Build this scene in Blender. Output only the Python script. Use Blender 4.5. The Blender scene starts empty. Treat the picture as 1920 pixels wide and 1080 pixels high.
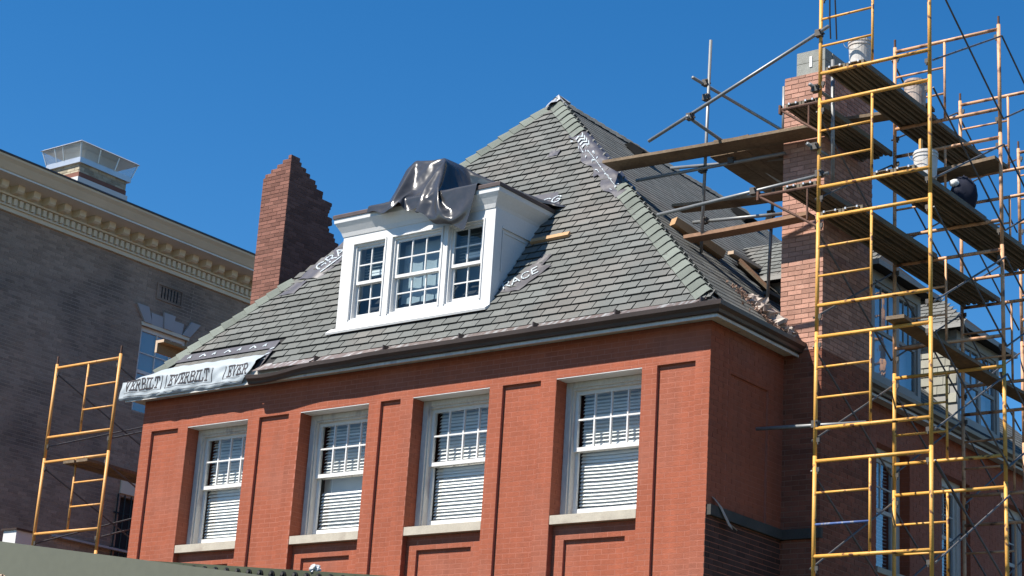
import bpy, math, random
from mathutils import Vector as V, Matrix
random.seed(7)
sc = bpy.context.scene
# ---------------------------------------------------------------- camera
CAM = V((12.188, -19.640, 1.356))
def cam_axes(yaw, pitch, roll):
    f = V((math.sin(yaw)*math.cos(pitch), math.cos(yaw)*math.cos(pitch), math.sin(pitch)))
    r = f.cross(V((0, 0, 1))).normalized(); u = r.cross(f)
    return math.cos(roll)*r + math.sin(roll)*u, -math.sin(roll)*r + math.cos(roll)*u, f
R_, U_, F_ = cam_axes(math.radians(-38.0463), math.radians(17.4129), math.radians(3.6629))
cd = bpy.data.cameras.new('camera'); cd.sensor_width = 36; cd.lens = 3613.83/1920*36
cd.clip_start = .1; cd.clip_end = 2000
cam = bpy.data.objects.new('camera', cd); sc.collection.objects.link(cam)
m = Matrix((R_, U_, -F_)).transposed().to_4x4(); m.translation = CAM; cam.matrix_world = m
sc.camera = cam
# ---------------------------------------------------------------- sky, sun, exposure
SUN_AZ, SUN_EL = math.radians(26), math.radians(52)      # sun stands to the front-left of the house
TO_SUN = V((-math.sin(SUN_AZ)*math.cos(SUN_EL), -math.cos(SUN_AZ)*math.cos(SUN_EL), math.sin(SUN_EL)))
w = bpy.data.worlds.new('World'); sc.world = w; w.use_nodes = True
nt = w.node_tree; bg = nt.nodes['Background']
sky = nt.nodes.new('ShaderNodeTexSky'); sky.sky_type = 'NISHITA'; sky.sun_disc = False
sky.sun_elevation = SUN_EL; sky.sun_rotation = math.atan2(TO_SUN.x, TO_SUN.y)
sky.altitude = 100; sky.air_density = 1.0; sky.dust_density = 0.0; sky.ozone_density = 5.0
hs = nt.nodes.new('ShaderNodeHueSaturation'); hs.inputs['Saturation'].default_value = 1.30; hs.inputs['Value'].default_value = 1.0
nt.links.new(sky.outputs[0], hs.inputs['Color']); nt.links.new(hs.outputs[0], bg.inputs[0]); bg.inputs[1].default_value = 0.084
sd = bpy.data.lights.new('sun', 'SUN'); sd.energy = 5.0; sd.angle = math.radians(.53); sd.color = (1.0, .93, .83)
so = bpy.data.objects.new('sun', sd); sc.collection.objects.link(so)
so.rotation_euler = TO_SUN.to_track_quat('Z', 'Y').to_euler(); so.location = TO_SUN*60
sc.view_settings.view_transform = 'Standard'; sc.view_settings.look = 'None'
sc.view_settings.gamma = 1; sc.view_settings.exposure = 0.82; sc.view_settings.use_curve_mapping = False
sc.render.engine = 'CYCLES'

# ---------------------------------------------------------------- materials
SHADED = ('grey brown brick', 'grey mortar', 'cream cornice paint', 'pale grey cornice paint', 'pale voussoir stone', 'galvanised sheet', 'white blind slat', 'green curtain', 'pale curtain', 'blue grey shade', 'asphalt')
def mat(name, col, rough=.8, var=.12, scale=3.0, detail=.0, dscale=40., bump=.0, bscale=60., tone=.15, spec=.3,
        col2=None, c2scale=2., c2lo=.55, c2hi=.7, metal=0., stretch=None, streak=0.):
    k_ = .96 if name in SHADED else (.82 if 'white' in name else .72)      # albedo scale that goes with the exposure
    col = tuple(q*k_ for q in col); col2 = tuple(q*k_ for q in col2) if col2 else None
    M = bpy.data.materials.new(name); M.use_nodes = True; n = M.node_tree; N = n.nodes; Lk = n.links.new
    b = N['Principled BSDF']; b.inputs['Roughness'].default_value = rough
    b.inputs['Specular IOR Level'].default_value = spec; b.inputs['Metallic'].default_value = metal
    tc = N.new('ShaderNodeTexCoord'); src = tc.outputs['Object']
    if stretch:
        mp = N.new('ShaderNodeMapping'); mp.inputs['Scale'].default_value = stretch; Lk(src, mp.inputs[0]); src = mp.outputs[0]
    def noise(s, d=4):
        t = N.new('ShaderNodeTexNoise'); t.inputs['Scale'].default_value = s; t.inputs['Detail'].default_value = d
        Lk(src, t.inputs['Vector']); return t.outputs['Fac']
    rgb = N.new('ShaderNodeRGB'); rgb.outputs[0].default_value = (*col, 1); c = rgb.outputs[0]
    if col2:
        cr = N.new('ShaderNodeMapRange'); cr.inputs[1].default_value = c2lo; cr.inputs[2].default_value = c2hi
        Lk(noise(c2scale, 6), cr.inputs[0])
        mx = N.new('ShaderNodeMix'); mx.data_type = 'RGBA'; Lk(cr.outputs[0], mx.inputs[0]); Lk(c, mx.inputs[6])
        mx.inputs[7].default_value = (*col2, 1); c = mx.outputs[2]
    def mul(cc, fac, amp):            # brightness 1-amp .. 1+amp from a 0..1 value
        mr = N.new('ShaderNodeMapRange'); mr.inputs[3].default_value = 1-amp; mr.inputs[4].default_value = 1+amp; mr.clamp = False
        Lk(fac, mr.inputs[0])
        vm = N.new('ShaderNodeVectorMath'); vm.operation = 'SCALE'; Lk(cc, vm.inputs[0]); Lk(mr.outputs[0], vm.inputs['Scale'])
        return vm.outputs[0]
    if var: c = mul(c, noise(scale), var*2.2)
    if streak:
        mp2 = N.new('ShaderNodeMapping'); mp2.inputs['Scale'].default_value = (7, 7, .55); Lk(tc.outputs['Object'], mp2.inputs[0])
        t2 = N.new('ShaderNodeTexNoise'); t2.inputs['Scale'].default_value = 1.0; t2.inputs['Detail'].default_value = 5; Lk(mp2.outputs[0], t2.inputs['Vector']); c = mul(c, t2.outputs['Fac'], streak*2.2)
    if detail: c = mul(c, noise(dscale, 3), detail*2.2)
    if tone:
        at = N.new('ShaderNodeAttribute'); at.attribute_name = 'tone'; c = mul(c, at.outputs['Fac'], tone)
    Lk(c, b.inputs['Base Color'])
    if bump:
        bp = N.new('ShaderNodeBump'); bp.inputs['Strength'].default_value = min(1, bump); bp.inputs['Distance'].default_value = .01
        Lk(noise(bscale, 4), bp.inputs['Height']); Lk(bp.outputs[0], b.inputs['Normal'])
    return M
def glass_mat(name, tint, refl=.25):
    M = bpy.data.materials.new(name); M.use_nodes = True; n = M.node_tree; N = n.nodes; Lk = n.links.new
    N.remove(N['Principled BSDF']); out = N['Material Output']
    t = N.new('ShaderNodeBsdfTransparent'); t.inputs[0].default_value = (*tint, 1)
    g = N.new('ShaderNodeBsdfGlossy'); g.inputs['Roughness'].default_value = .015; g.inputs[0].default_value = (1, 1, 1, 1)
    lw = N.new('ShaderNodeLayerWeight'); lw.inputs['Blend'].default_value = .5
    pw = N.new('ShaderNodeMath'); pw.operation = 'POWER'; pw.inputs[1].default_value = 3.0; Lk(lw.outputs['Facing'], pw.inputs[0])
    ml = N.new('ShaderNodeMath'); ml.operation = 'MULTIPLY_ADD'; ml.inputs[1].default_value = .55; ml.inputs[2].default_value = refl; Lk(pw.outputs[0], ml.inputs[0])
    tc = N.new('ShaderNodeTexCoord'); no = N.new('ShaderNodeTexNoise'); no.inputs['Scale'].default_value = 3.0
    Lk(tc.outputs['Object'], no.inputs['Vector'])
    bp = N.new('ShaderNodeBump'); bp.inputs['Strength'].default_value = .06; bp.inputs['Distance'].default_value = .05
    Lk(no.outputs['Fac'], bp.inputs['Height']); Lk(bp.outputs[0], g.inputs['Normal'])
    mx = N.new('ShaderNodeMixShader'); Lk(ml.outputs[0], mx.inputs[0]); Lk(t.outputs[0], mx.inputs[1]); Lk(g.outputs[0], mx.inputs[2])
    Lk(mx.outputs[0], out.inputs[0]); return M

M = {}
M['paint_brick'] = mat('painted red brick', (.43, .120, .062), .75, .09, .9, .07, 18, .5, 90, .055, .25, (.40, .155, .105), .7, .5, .75, streak=.10)
M['paint_joint'] = mat('painted mortar joint', (.51, .185, .122), .85, .12, 1.5, .08, 30, tone=0)
M['brick_salmon'] = mat('salmon chimney brick', (.58, .32, .24), .9, .12, 5, .10, 60, .5, 120, .22, .2, (.62, .40, .31), 8, .6, .8)
M['mortar_buff'] = mat('buff mortar', (.38, .22, .165), .95, .15, 4, tone=0)
M['brick_red'] = mat('dark red chimney brick', (.29, .138, .105), .9, .10, 5, .08, 60, .5, 120, .25, .2)
M['mortar_red'] = mat('reddish mortar', (.40, .225, .18), .95, .12, 4, tone=0)
M['brick_brown'] = mat('grey brown brick', (.36, .27, .205), .9, .13, .6, .10, 30, .5, 100, .17, .2, (.18, .145, .122), .7, .5, .7)
M['mortar_brown'] = mat('grey mortar', (.40, .32, .255), .95, .2, .8, tone=0)
M['buff_brick'] = mat('buff chimney brick', (.52, .46, .34), .9, .2, 6, .1, 50, tone=.25)
M['brick_lower'] = mat('lower red brick', (.28, .10, .062), .9, .15, 3, .1, 50, .4, 100, .2)  # darker red than the painted wall brick, for the lower chimney shaft
M['brick_dark'] = mat('unpainted dark brick', (.10, .05, .038), .9, .15, 5, .1, 60, .4, 120, .3)
M['shingle'] = mat('grey green asphalt shingle', (.192, .202, .193), 1.0, .07, 1.6, .20, 130, .5, 260, .14, .15, (.228, .218, .202), 1.1, .45, .7)
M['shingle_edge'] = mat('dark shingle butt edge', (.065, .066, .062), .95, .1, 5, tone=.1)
M['shingle_green'] = mat('green hip cap shingle', (.215, .24, .212), .95, .08, 3, .2, 130, .5, 260, .18, .15)
M['felt'] = mat('dark roof deck felt', (.035, .035, .036), .9, .2, 4, tone=0)
M['membrane'] = mat('purple grey membrane', (.105, .10, .112), .42, .15, 4, .05, 40, .35, 14, .1, .5)
M['membrane_text'] = mat('pale blue print', (.58, .67, .72), .6, .1, 20, tone=0)
M['wrap'] = mat('pale house wrap', (.47, .53, .57), .55, .04, 6, tone=0, spec=.3)
M['wrap_ink'] = mat('dark grey print ink', (.07, .062, .07), .7, .15, 30, tone=0)
M['white'] = mat('white trim paint', (.80, .80, .79), .5, .05, 1.5, .03, 30, .15, 25, tone=0, spec=.4)
M['white_old'] = mat('weathered white paint', (.66, .64, .60), .6, .10, 3, .10, 50, .3, 60, 0, .3, (.42, .40, .42), 7, .58, .72, stretch=(1, 1, .25))
M['cream'] = mat('cream cornice paint', (.76, .68, .52), .6, .06, 2, tone=.06)
M['cream_white'] = mat('pale grey cornice paint', (.78, .76, .70), .6, .06, 2, tone=0)
M['stone'] = mat('limestone sill', (.62, .56, .46), .85, .10, 5, .08, 60, .4, 80, 0, .2, (.45, .38, .31), 3.5, .55, .8)
M['stone_dark'] = mat('dark stone belt', (.085, .08, .072), .85, .2, 4, .1, 50, .4, 60, 0)
M['voussoir'] = mat('pale voussoir stone', (.43, .42, .42), .85, .08, 3, tone=.08)
M['block'] = mat('grey concrete block', (.36, .37, .34), .95, .12, 6, .12, 70, .5, 90, .1)
M['gutter'] = mat('dark brown metal', (.075, .052, .045), .38, .15, 2, .06, 30, tone=0, spec=.5)
M['apron'] = mat('weathered copper flashing', (.21, .165, .15), .45, .15, 6, .1, 60, tone=.2, spec=.5, col2=(.42, .42, .42), c2scale=9, c2lo=.5, c2hi=.62, stretch=(1.6, .4, .4))
M['rim'] = mat('brown dormer roof edge', (.13, .10, .095), .5, .2, 4, tone=0)
M['plastic'] = mat('black plastic sheeting', (.06, .06, .063), .23, .15, 5, tone=0, spec=.6)
M['poly'] = mat('clear polythene', (.42, .46, .47), .3, .1, 4, tone=0, spec=.6)
M['yellow'] = mat('yellow scaffold paint', (.92, .48, .105), .5, .08, 5, .08, 60, .2, 60, 0, .4, (.17, .075, .035), 11., .60, .66)
M['orange'] = mat('faded orange scaffold paint', (.82, .46, .25), .55, .12, 5, .10, 60, .2, 60, 0, .4, (.20, .10, .06), 6., .52, .66)
M['amber'] = mat('amber scaffold paint', (.88, .44, .13), .5, .08, 5, .08, 60, .2, 60, 0, .4, (.20, .10, .05), 7., .62, .72)
M['blue_paint'] = mat('blue painted steel', (.10, .17, .42), .5, .15, 6, tone=0, col2=(.35, .36, .40), c2scale=14, c2lo=.55, c2hi=.62)
M['rust'] = mat('rusty steel', (.16, .085, .06), .8, .3, 8, .15, 50, .4, 60, 0)
M['galv'] = mat('galvanised pipe', (.30, .31, .31), .45, .15, 4, .08, 50, tone=0, spec=.5, metal=.35, col2=(.20, .16, .13), c2scale=5, c2lo=.6, c2hi=.75)
M['brace'] = mat('grey brace steel', (.17, .165, .165), .5, .2, 5, tone=0, metal=.3)
M['coupler'] = mat('coupler steel', (.12, .11, .10), .6, .2, 20, tone=0, metal=.4)
M['plank'] = mat('weathered scaffold plank', (.27, .20, .135), .85, .18, 2.5, .18, 22, .4, 40, .15, .2, (.17, .125, .085), 1.8, .5, .75, stretch=(1, 1, 1))
M['deck'] = mat('dirty aluminium deck', (.21, .175, .125), .65, .15, 3, .12, 30, .2, 40, .12, .3, (.13, .11, .085), 3, .5, .7)
M['lumber'] = mat('new lumber', (.58, .36, .19), .75, .12, 4, .12, 40, .3, 60, .1, .25)
M['plank_red'] = mat('reddish plank', (.36, .21, .13), .8, .15, 3, .15, 25, .3, 50, .1)
M['lumber_end'] = mat('sawn lumber end', (.72, .55, .40), .8, .08, 20, tone=0)
M['bucket'] = mat('white bucket plastic', (.68, .66, .63), .4, .08, 6, .06, 30, tone=0, col2=(.50, .40, .35), c2scale=5, c2lo=.55, c2hi=.7)
M['bucket_pink'] = mat('mortar stained bucket', (.62, .52, .46), .6, .12, 8, .1, 40, tone=0, col2=(.42, .30, .25), c2scale=8, c2lo=.5, c2hi=.65)
M['navy'] = mat('navy cloth', (.012, .016, .035), .85, .2, 8, tone=0)
M['olive'] = mat('olive container paint', (.155, .158, .112), .5, .06, 1.5, .05, 20, tone=0, spec=.4)
M['olive_dark'] = mat('dark olive steel', (.085, .095, .055), .6, .3, 6, tone=0)
M['black'] = mat('black metal', (.012, .012, .012), .5, .1, 5, tone=0)
M['matte_black'] = mat('matte black vent', (.02, .02, .02), 1.0, .1, 5, tone=0, spec=0)
M['rubber'] = mat('black cable', (.015, .015, .016), .6, tone=0)
M['dark_room'] = mat('dark interior', (.05, .055, .06), .9, .3, .7, tone=0)
M['room_teal'] = mat('grey teal room', (.30, .36, .38), .9, .2, 1.5, tone=0)
M['blind'] = mat('white blind slat', (.80, .79, .76), .5, .03, 3, tone=0)
M['curtain'] = mat('pale curtain', (.33, .38, .40), .9, .1, 3, tone=0)
M['curtain_green'] = mat('green curtain', (.22, .42, .36), .9, .15, 6, tone=0)
M['shade'] = mat('blue grey shade', (.50, .53, .55), .9, .08, 2, tone=0)
M['shake'] = mat('grey cream shake', (.42, .42, .36), .85, .1, 4, .08, 50, .3, 60, .12)
M['siding'] = mat('grey window frame paint', (.42, .42, .40), .6, .08, 3, tone=0)
M['metal_sheet'] = mat('galvanised sheet', (.62, .63, .63), .35, .08, 4, tone=0, metal=.55, spec=.5)
M['flash_white'] = mat('white membrane flashing', (.72, .72, .70), .5, .05, 3, tone=0)
M['rag'] = mat('crumpled dusty paper', (.55, .47, .42), .85, .15, 6, tone=0)
M['rubble'] = mat('brick dust rubble', (.36, .235, .18), .95, .25, 9, .2, 40, tone=.3)
M['paper'] = mat('white paper', (.78, .78, .76), .8, tone=0)
M['ground'] = mat('dull ground', (.075, .072, .062), .95, .15, .3, .1, 8, tone=0, col2=(.045, .06, .028), c2scale=.06, c2lo=.5, c2hi=.55)
M['asphalt'] = mat('asphalt', (.05, .05, .052), .95, .2, .5, .2, 60, .3, 120, 0)
M['bark'] = mat('bark', (.09, .07, .05), .95, .3, 8, tone=0)
M['leaf'] = mat('tree leaf', (.075, .115, .03), .6, .2, 1.5, tone=.45)
M['glass'] = glass_mat('window glass', (.96, .98, .97), .035)
M['glass_dormer'] = glass_mat('dormer glass', (.80, .88, .92), .035)
M['glass_far'] = glass_mat('shaded glass', (.75, .85, .95), .16)

# ---------------------------------------------------------------- builders
class MB:
    def __init__(s): s.v = []; s.f = []; s.mi = []; s.t = []
    def face(s, pts, mi=0, t=.5):
        k = len(s.v); s.v += [tuple(p) for p in pts]; s.f.append(tuple(range(k, k+len(pts)))); s.mi.append(mi); s.t.append(t)
    def hexa(s, c, mi=0, t=.5, skip=(), mis=None):
        # c: 8 corners, 0-3 bottom ring, 4-7 top ring
        k = len(s.v); s.v += [tuple(p) for p in c]
        for q, idx in enumerate(((3, 2, 1, 0), (4, 5, 6, 7), (0, 1, 5, 4), (1, 2, 6, 5), (2, 3, 7, 6), (3, 0, 4, 7))):
            if q in skip: continue
            s.f.append(tuple(k+i for i in idx)); s.mi.append(mis[q] if mis else mi); s.t.append(t)
        return s
    def box(s, x0, x1, y0, y1, z0, z1, mi=0, t=.5, skip=()):
        s.hexa([(x0, y0, z0), (x1, y0, z0), (x1, y1, z0), (x0, y1, z0), (x0, y0, z1), (x1, y0, z1), (x1, y1, z1), (x0, y1, z1)], mi, t, skip)
        return s
    def tube(s, a, b, r, n=8, mi=0, r2=None, caps=True, t=.5):
        a, b = V(a), V(b); d = (b-a).normalized(); r2 = r if r2 is None else r2
        x = d.orthogonal().normalized(); y = d.cross(x); k = len(s.v)
        for p, rr in ((a, r), (b, r2)):
            for i in range(n):
                q = 2*math.pi*i/n; s.v.append(tuple(p + x*(rr*math.cos(q)) + y*(rr*math.sin(q))))
        for i in range(n):
            j = (i+1) % n; s.f.append((k+i, k+j, k+n+j, k+n+i)); s.mi.append(mi); s.t.append(t)
        if caps:
            s.f.append(tuple(k+i for i in reversed(range(n)))); s.f.append(tuple(k+n+i for i in range(n))); s.mi += [mi, mi]; s.t += [t, t]
        return s
    def path(s, pts, r, n=8, mi=0):
        for a, b in zip(pts[:-1], pts[1:]): s.tube(a, b, r, n, mi)
        return s
    def lathe(s, o, prof, n=20, mi=0):
        k = len(s.v)
        for r, z in prof:
            for i in range(n):
                q = 2*math.pi*i/n; s.v.append((o[0]+r*math.cos(q), o[1]+r*math.sin(q), o[2]+z))
        for j in range(len(prof)-1):
            for i in range(n):
                i2 = (i+1) % n; s.f.append((k+j*n+i, k+j*n+i2, k+(j+1)*n+i2, k+(j+1)*n+i)); s.mi.append(mi); s.t.append(.5)
        return s
    def extrude(s, prof, fn, ts, mi=0, cap=True, t=.5):
        # prof: list of 2D points (closed); fn(p, t) -> 3D
        n = len(prof); k = len(s.v)
        for tt in ts:
            for p in prof: s.v.append(tuple(fn(p, tt)))
        for j in range(len(ts)-1):
            for i in range(n):
                i2 = (i+1) % n; s.f.append((k+j*n+i, k+j*n+i2, k+(j+1)*n+i2, k+(j+1)*n+i)); s.mi.append(mi); s.t.append(t)
        if cap:
            s.f.append(tuple(k+i for i in reversed(range(n)))); e = k+(len(ts)-1)*n; s.f.append(tuple(e+i for i in range(n))); s.mi += [mi, mi]; s.t += [t, t]
        return s
    def grid(s, nu, nv, fn, mi=0):
        k = len(s.v)
        for i in range(nu+1):
            for j in range(nv+1): s.v.append(tuple(fn(i/nu, j/nv)))
        for i in range(nu):
            for j in range(nv):
                a = k+i*(nv+1)+j; s.f.append((a, a+nv+1, a+nv+2, a+1)); s.mi.append(mi); s.t.append(.5)
        return s
    def mesh(s, name, mats, smooth=False, fix=True):
        me = bpy.data.meshes.new(name); me.from_pydata(s.v, [], s.f)
        for q in mats: me.materials.append(M[q])
        me.polygons.foreach_set('material_index', s.mi)
        at = me.attributes.new('tone', 'FLOAT', 'FACE'); at.data.foreach_set('value', s.t)
        if smooth: me.polygons.foreach_set('use_smooth', [True]*len(s.f))
        me.update()
        if fix:
            import bmesh
            bm = bmesh.new(); bm.from_mesh(me); bmesh.ops.recalc_face_normals(bm, faces=bm.faces); bm.to_mesh(me); bm.free()
        return me
    def build(s, name, mats, parent=None, smooth=False, fix=True, **kw):
        if isinstance(mats, str): mats = [mats]
        return link(name, s.mesh(name, mats, smooth, fix), parent, **kw)
INV = {}
def link(name, me, parent=None, label=None, cat=None, group=None, kind=None, loc=None):
    o = bpy.data.objects.new(name, me); sc.collection.objects.link(o)
    if loc is not None: o.location = loc
    if parent is not None:
        o.parent = parent
        if parent.name in INV: o.matrix_parent_inverse = INV[parent.name]
    if label: o['label'] = label
    if cat: o['category'] = cat
    if group: o['group'] = group
    if kind: o['kind'] = kind
    return o
def thing(name, label, cat, loc=(0, 0, 0), group=None):
    o = link(name, None, None, label, cat, group, loc=loc); o.empty_display_size = .3
    INV[o.name] = Matrix.Translation(-V(loc)); return o
def rnd(a, b): return random.uniform(a, b)
def sm(t): t = max(0, min(1, t)); return t*t*(3-2*t)
def lerp(a, b, t): return a+(b-a)*t

# brick field: collects bricks (corner lists) on a plane; org + u*U + v*Vv, N outward
def bricks(rects, org, U, Vv, N, out, L=.2135, H=.0677, j=.010, proud=.004, uref=0., vref=0., jit=.0012):
    org, U, Vv, N = V(org), V(U), V(Vv), V(N)
    for (u0, u1, v0, v1) in rects:
        k0 = math.floor((v0-vref)/H); k1 = math.ceil((v1-vref)/H)
        for k in range(k0, k1):
            a, b = max(v0, vref+k*H)+j*.5, min(v1, vref+(k+1)*H)-j*.5
            if b-a < .012: continue
            off = uref + (L/2 if k % 2 else 0)
            i0 = math.floor((u0-off)/L); i1 = math.ceil((u1-off)/L)
            for i in range(i0, i1):
                c, d = max(u0+.001, off+i*L+j*.5), min(u1-.001, off+(i+1)*L-j*.5)
                if d-c < .02: continue
                p = proud + rnd(-jit, jit); dz = rnd(-.0012, .0012)
                q = []
                for h in (-.006, p):
                    for (x, y) in ((c, a), (d, a), (d, b), (c, b)): q.append(org + U*x + Vv*(y+dz) + N*h)
                out.append(q)
def emit_bricks(lst, parent, mats, name='brick', limit=300, stuff_name='brickwork'):
    def key(q): return (sum(q[4:], V((0, 0, 0)))/4 - CAM).length
    lst = sorted(lst, key=key)
    for q in lst[:limit]:
        mb = MB(); mb.hexa(q, t=rnd(0, 1), skip=(0,)); mb.build(name, mats, parent, fix=False)
    if len(lst) > limit:
        mb = MB()
        for q in lst[limit:]: mb.hexa(q, t=rnd(0, 1), skip=(0,))
        mb.build(stuff_name, mats, parent, fix=False, kind='stuff')

# stroke lettering mapped on a surface fn(x, y) -> point
def _bowl(x0, x1, y0, y1): return [(x0, y1), (x1-.14, y1), (x1, y1-.13), (x1, y0+.13), (x1-.14, y0), (x0, y0)]
GLY = {
 'E': (.80, [[(.0, 0), (.72, 0), (.74, .24)], [(.0, 1), (.70, 1), (.72, .78)], [(.2, 0), (.2, 1)], [(.2, .52), (.52, .52)], [(.52, .38), (.52, .66)]]),
 'V': (.92, [[(.14, 1), (.46, .02), (.78, 1)], [(-.02, 1), (.32, 1)], [(.62, 1), (.94, 1)]]),
 'R': (.92, [[(.2, 0), (.2, 1)], [(0, 0), (.38, 0)], [(0, 1), (.2, 1)], _bowl(.2, .76, .5, 1), [(.48, .5), (.78, 0), (.92, 0)]]),
 'B': (.84, [[(.2, 0), (.2, 1)], [(0, 0), (.2, 0)], [(0, 1), (.2, 1)], _bowl(.2, .70, .53, 1), _bowl(.2, .78, 0, .53)]),
 'I': (.42, [[(.2, 0), (.2, 1)], [(0, 0), (.4, 0)], [(0, 1), (.4, 1)]]),
 'L': (.76, [[(.2, 0), (.2, 1)], [(0, 1), (.4, 1)], [(0, 0), (.70, 0), (.72, .28)]]),
 'T': (.80, [[(.4, 0), (.4, 1)], [(.22, 0), (.58, 0)], [(.04, .74), (.04, 1), (.76, 1), (.76, .74)]]),
 'g': (.86, [[(.78, .80), (.60, .98), (.28, .98), (.06, .72), (.06, .28), (.28, .02), (.62, .02), (.78, .2), (.78, .48), (.48, .48)]]),
 'r': (.76, [[(.1, 0), (.1, 1)], [(.1, 1), (.5, 1), (.66, .86), (.66, .64), (.5, .5), (.1, .5)], [(.36, .5), (.70, 0)]]),
 'a': (.84, [[(.02, 0), (.40, 1), (.78, 0)], [(.16, .34), (.64, .34)]]),
 'c': (.84, [[(.76, .82), (.58, .98), (.28, .98), (.06, .72), (.06, .28), (.28, .02), (.58, .02), (.76, .18)]]),
 'e': (.70, [[(.62, 0), (.1, 0), (.1, 1), (.62, 1)], [(.1, .5), (.52, .5)]]),
}
def stroke(mb, pl, th, fn, seg=.15, mi=0):
    for (x0, y0), (x1, y1) in zip(pl[:-1], pl[1:]):
        d = math.hypot(x1-x0, y1-y0)
        if d < 1e-6: continue
        dx, dy = (x1-x0)/d, (y1-y0)/d; e = th*.45
        x0, y0, x1, y1 = x0-dx*e, y0-dy*e, x1+dx*e, y1+dy*e; nx, ny = -dy*th/2, dx*th/2
        n = max(1, int(d/seg))
        for i in range(n):
            a, b = i/n, (i+1)/n
            P = [(lerp(x0, x1, a)+nx, lerp(y0, y1, a)+ny), (lerp(x0, x1, b)+nx, lerp(y0, y1, b)+ny), (lerp(x0, x1, b)-nx, lerp(y0, y1, b)-ny), (lerp(x0, x1, a)-nx, lerp(y0, y1, a)-ny)]
            mb.face([fn(*p) for p in P], mi)
def word_width(s, gap=.14): return sum(GLY[c][0]+gap for c in s)-gap
def word(mb, s, x0, y0, width, height, fn, th=.17, gap=.14):
    k = width/word_width(s, gap); x = 0
    for ch in s:
        wd, pls = GLY[ch]
        for pl in pls: stroke(mb, [(p[0]+x, p[1]) for p in pl], th, lambda a, b: fn(x0+a*k, y0+b*height))
        x += wd+gap

# ================================================================ GROUND
GZ = -.35
mb = MB(); mb.face([(-400, -400, GZ), (400, -400, GZ), (400, 400, GZ), (-400, 400, GZ)]); mb.build('ground', 'ground', kind='structure')
mb = MB(); mb.face([(-120, -17, GZ+.004), (-120, -30, GZ+.004), (120, -30, GZ+.004), (120, -17, GZ+.004)]); mb.build('road', 'asphalt', kind='structure')

# ================================================================ HOUSE
W = 10.276; ZE = 8.31; ZT = 7.816; ZS = 6.0; ZB = 4.75; HY = 12.7
WIN = [(-9.258, -7.981), (-6.917, -5.605), (-4.793, -3.454), (-2.349, -1.011)]
house = thing('brick_house', 'red painted brick house with steep grey green hip roof under repair', 'house', (-5.1, 6, GZ))
RO, RZ = .2, 8.45; AP = V((-5.138, 3.40, 13.612)); RY2 = 9.3
def zf(y): return RZ + (AP.z-RZ)/(AP.y+RO)*(y+RO)          # front roof plane
def zs(x): return RZ + (AP.z-RZ)/(RO-AP.x)*(RO-x)          # right roof plane
# ---- front wall, piers with sunk panels, window bays with sunk spandrels
fw = MB(); fr = []          # backing boxes, brick rects by depth
PD, SD = .045, .10
edges = [-W] + [e for a in WIN for e in a] + [0.]
piers = [(edges[i], edges[i+1]) for i in range(0, 10, 2)]
panels = [(-10.062, -9.47), (-7.748, -7.15), (-5.386, -5.02), (-3.233, -2.60), (-.783, -.215)]
rect0, rectP, rectS, rectSP = [], [], [], []
rect0.append((-W, 0, ZT, ZE))
for (a, b), (c, d) in zip(piers, panels):
    rect0 += [(a, c, ZB, ZT), (d, b, ZB, ZT)]; rectP.append((c, d, ZB, ZT))
for a, b in WIN:
    c, d = a+.18, b-.22
    rectS += [(a, c, ZB, 5.88), (d, b, ZB, 5.88), (c, d, 5.69, 5.88)]; rectSP.append((c, d, ZB, 5.69))
for rs, dep in ((rect0, 0), (rectP, PD), (rectS, SD), (rectSP, SD+.04)):
    for (x0, x1, z0, z1) in rs: fw.box(x0, min(x1, -.005), dep+.004, .45, z0, z1)
fw.box(-W, -.005, .004, .45, GZ, ZB)
front = fw.build('front_wall', 'paint_joint', house)
B = []
for rs, dep in ((rect0, 0), (rectP, PD), (rectS, SD), (rectSP, SD+.04)):
    bricks(rs, (0, dep+.004, 0), (1, 0, 0), (0, 0, 1), (0, -1, 0), B, j=.009, proud=.0010, jit=.0004)
for a, b in WIN:    # left reveals
    bricks([(0.006, .26, ZB, ZT)], (a, 0, 0), (0, 1, 0), (0, 0, 1), (1, 0, 0), B, uref=.004, j=.007, proud=.0035)
emit_bricks(B, front, ['paint_brick'])
# ---- side wall facing right
sw = MB(); CHY0, CHY1, CHX = 1.83, 3.23, .556
SWIN = [(4.50, 5.55), (6.62, 7.62), (8.92, 9.95)]
rA = [(.45, .50, 5.98, ZE), (.50, 1.45, 7.75, ZE), (1.45, CHY0, 5.98, ZE), (CHY1, 4.5, ZB, ZE)]
for i, (a, b) in enumerate(SWIN):
    rA += [(a, b, 7.75, ZE), (a, b, ZB, 5.9)]
    rA.append((b, SWIN[i+1][0] if i < 2 else HY, ZB, ZE))
rA.append((.0, .45, 5.98, ZE))
rPn = [(.50, 1.45, 5.98, 7.75)]; rLow = [(.0, CHY0, ZB, 5.86)]
for (y0, y1, z0, z1) in rA: sw.box(-.45, -.004, max(y0, .45), y1, z0, z1) if y1 > .45 else sw.box(-.45, -.004, .46, .47, z0, z1)
for (y0, y1, z0, z1) in rPn: sw.box(-.45, -.039, y0, y1, z0, z1)
for (y0, y1, z0, z1) in rLow: sw.box(-.45, -.004, .45, y1, z0, z1+.14)
sw.box(-.45, -.004, .45, HY, GZ, ZB)
sw.box(-W, -.45, HY-.4, HY, GZ, ZE); sw.box(-W, -W+.45, .45, HY-.4, GZ, ZE)
side = sw.build('side_wall', 'paint_joint', house)
B = []; bricks(rA, (-.004, 0, 0), (0, 1, 0), (0, 0, 1), (1, 0, 0), B, j=.008)
bricks(rPn, (-.039, 0, 0), (0, 1, 0), (0, 0, 1), (1, 0, 0), B, j=.008)
for a, b in SWIN: bricks([(.006, .2, 5.9, 7.75)], (0, b, 0), (-1, 0, 0), (0, 0, 1), (0, -1, 0), B, j=.008)
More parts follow.
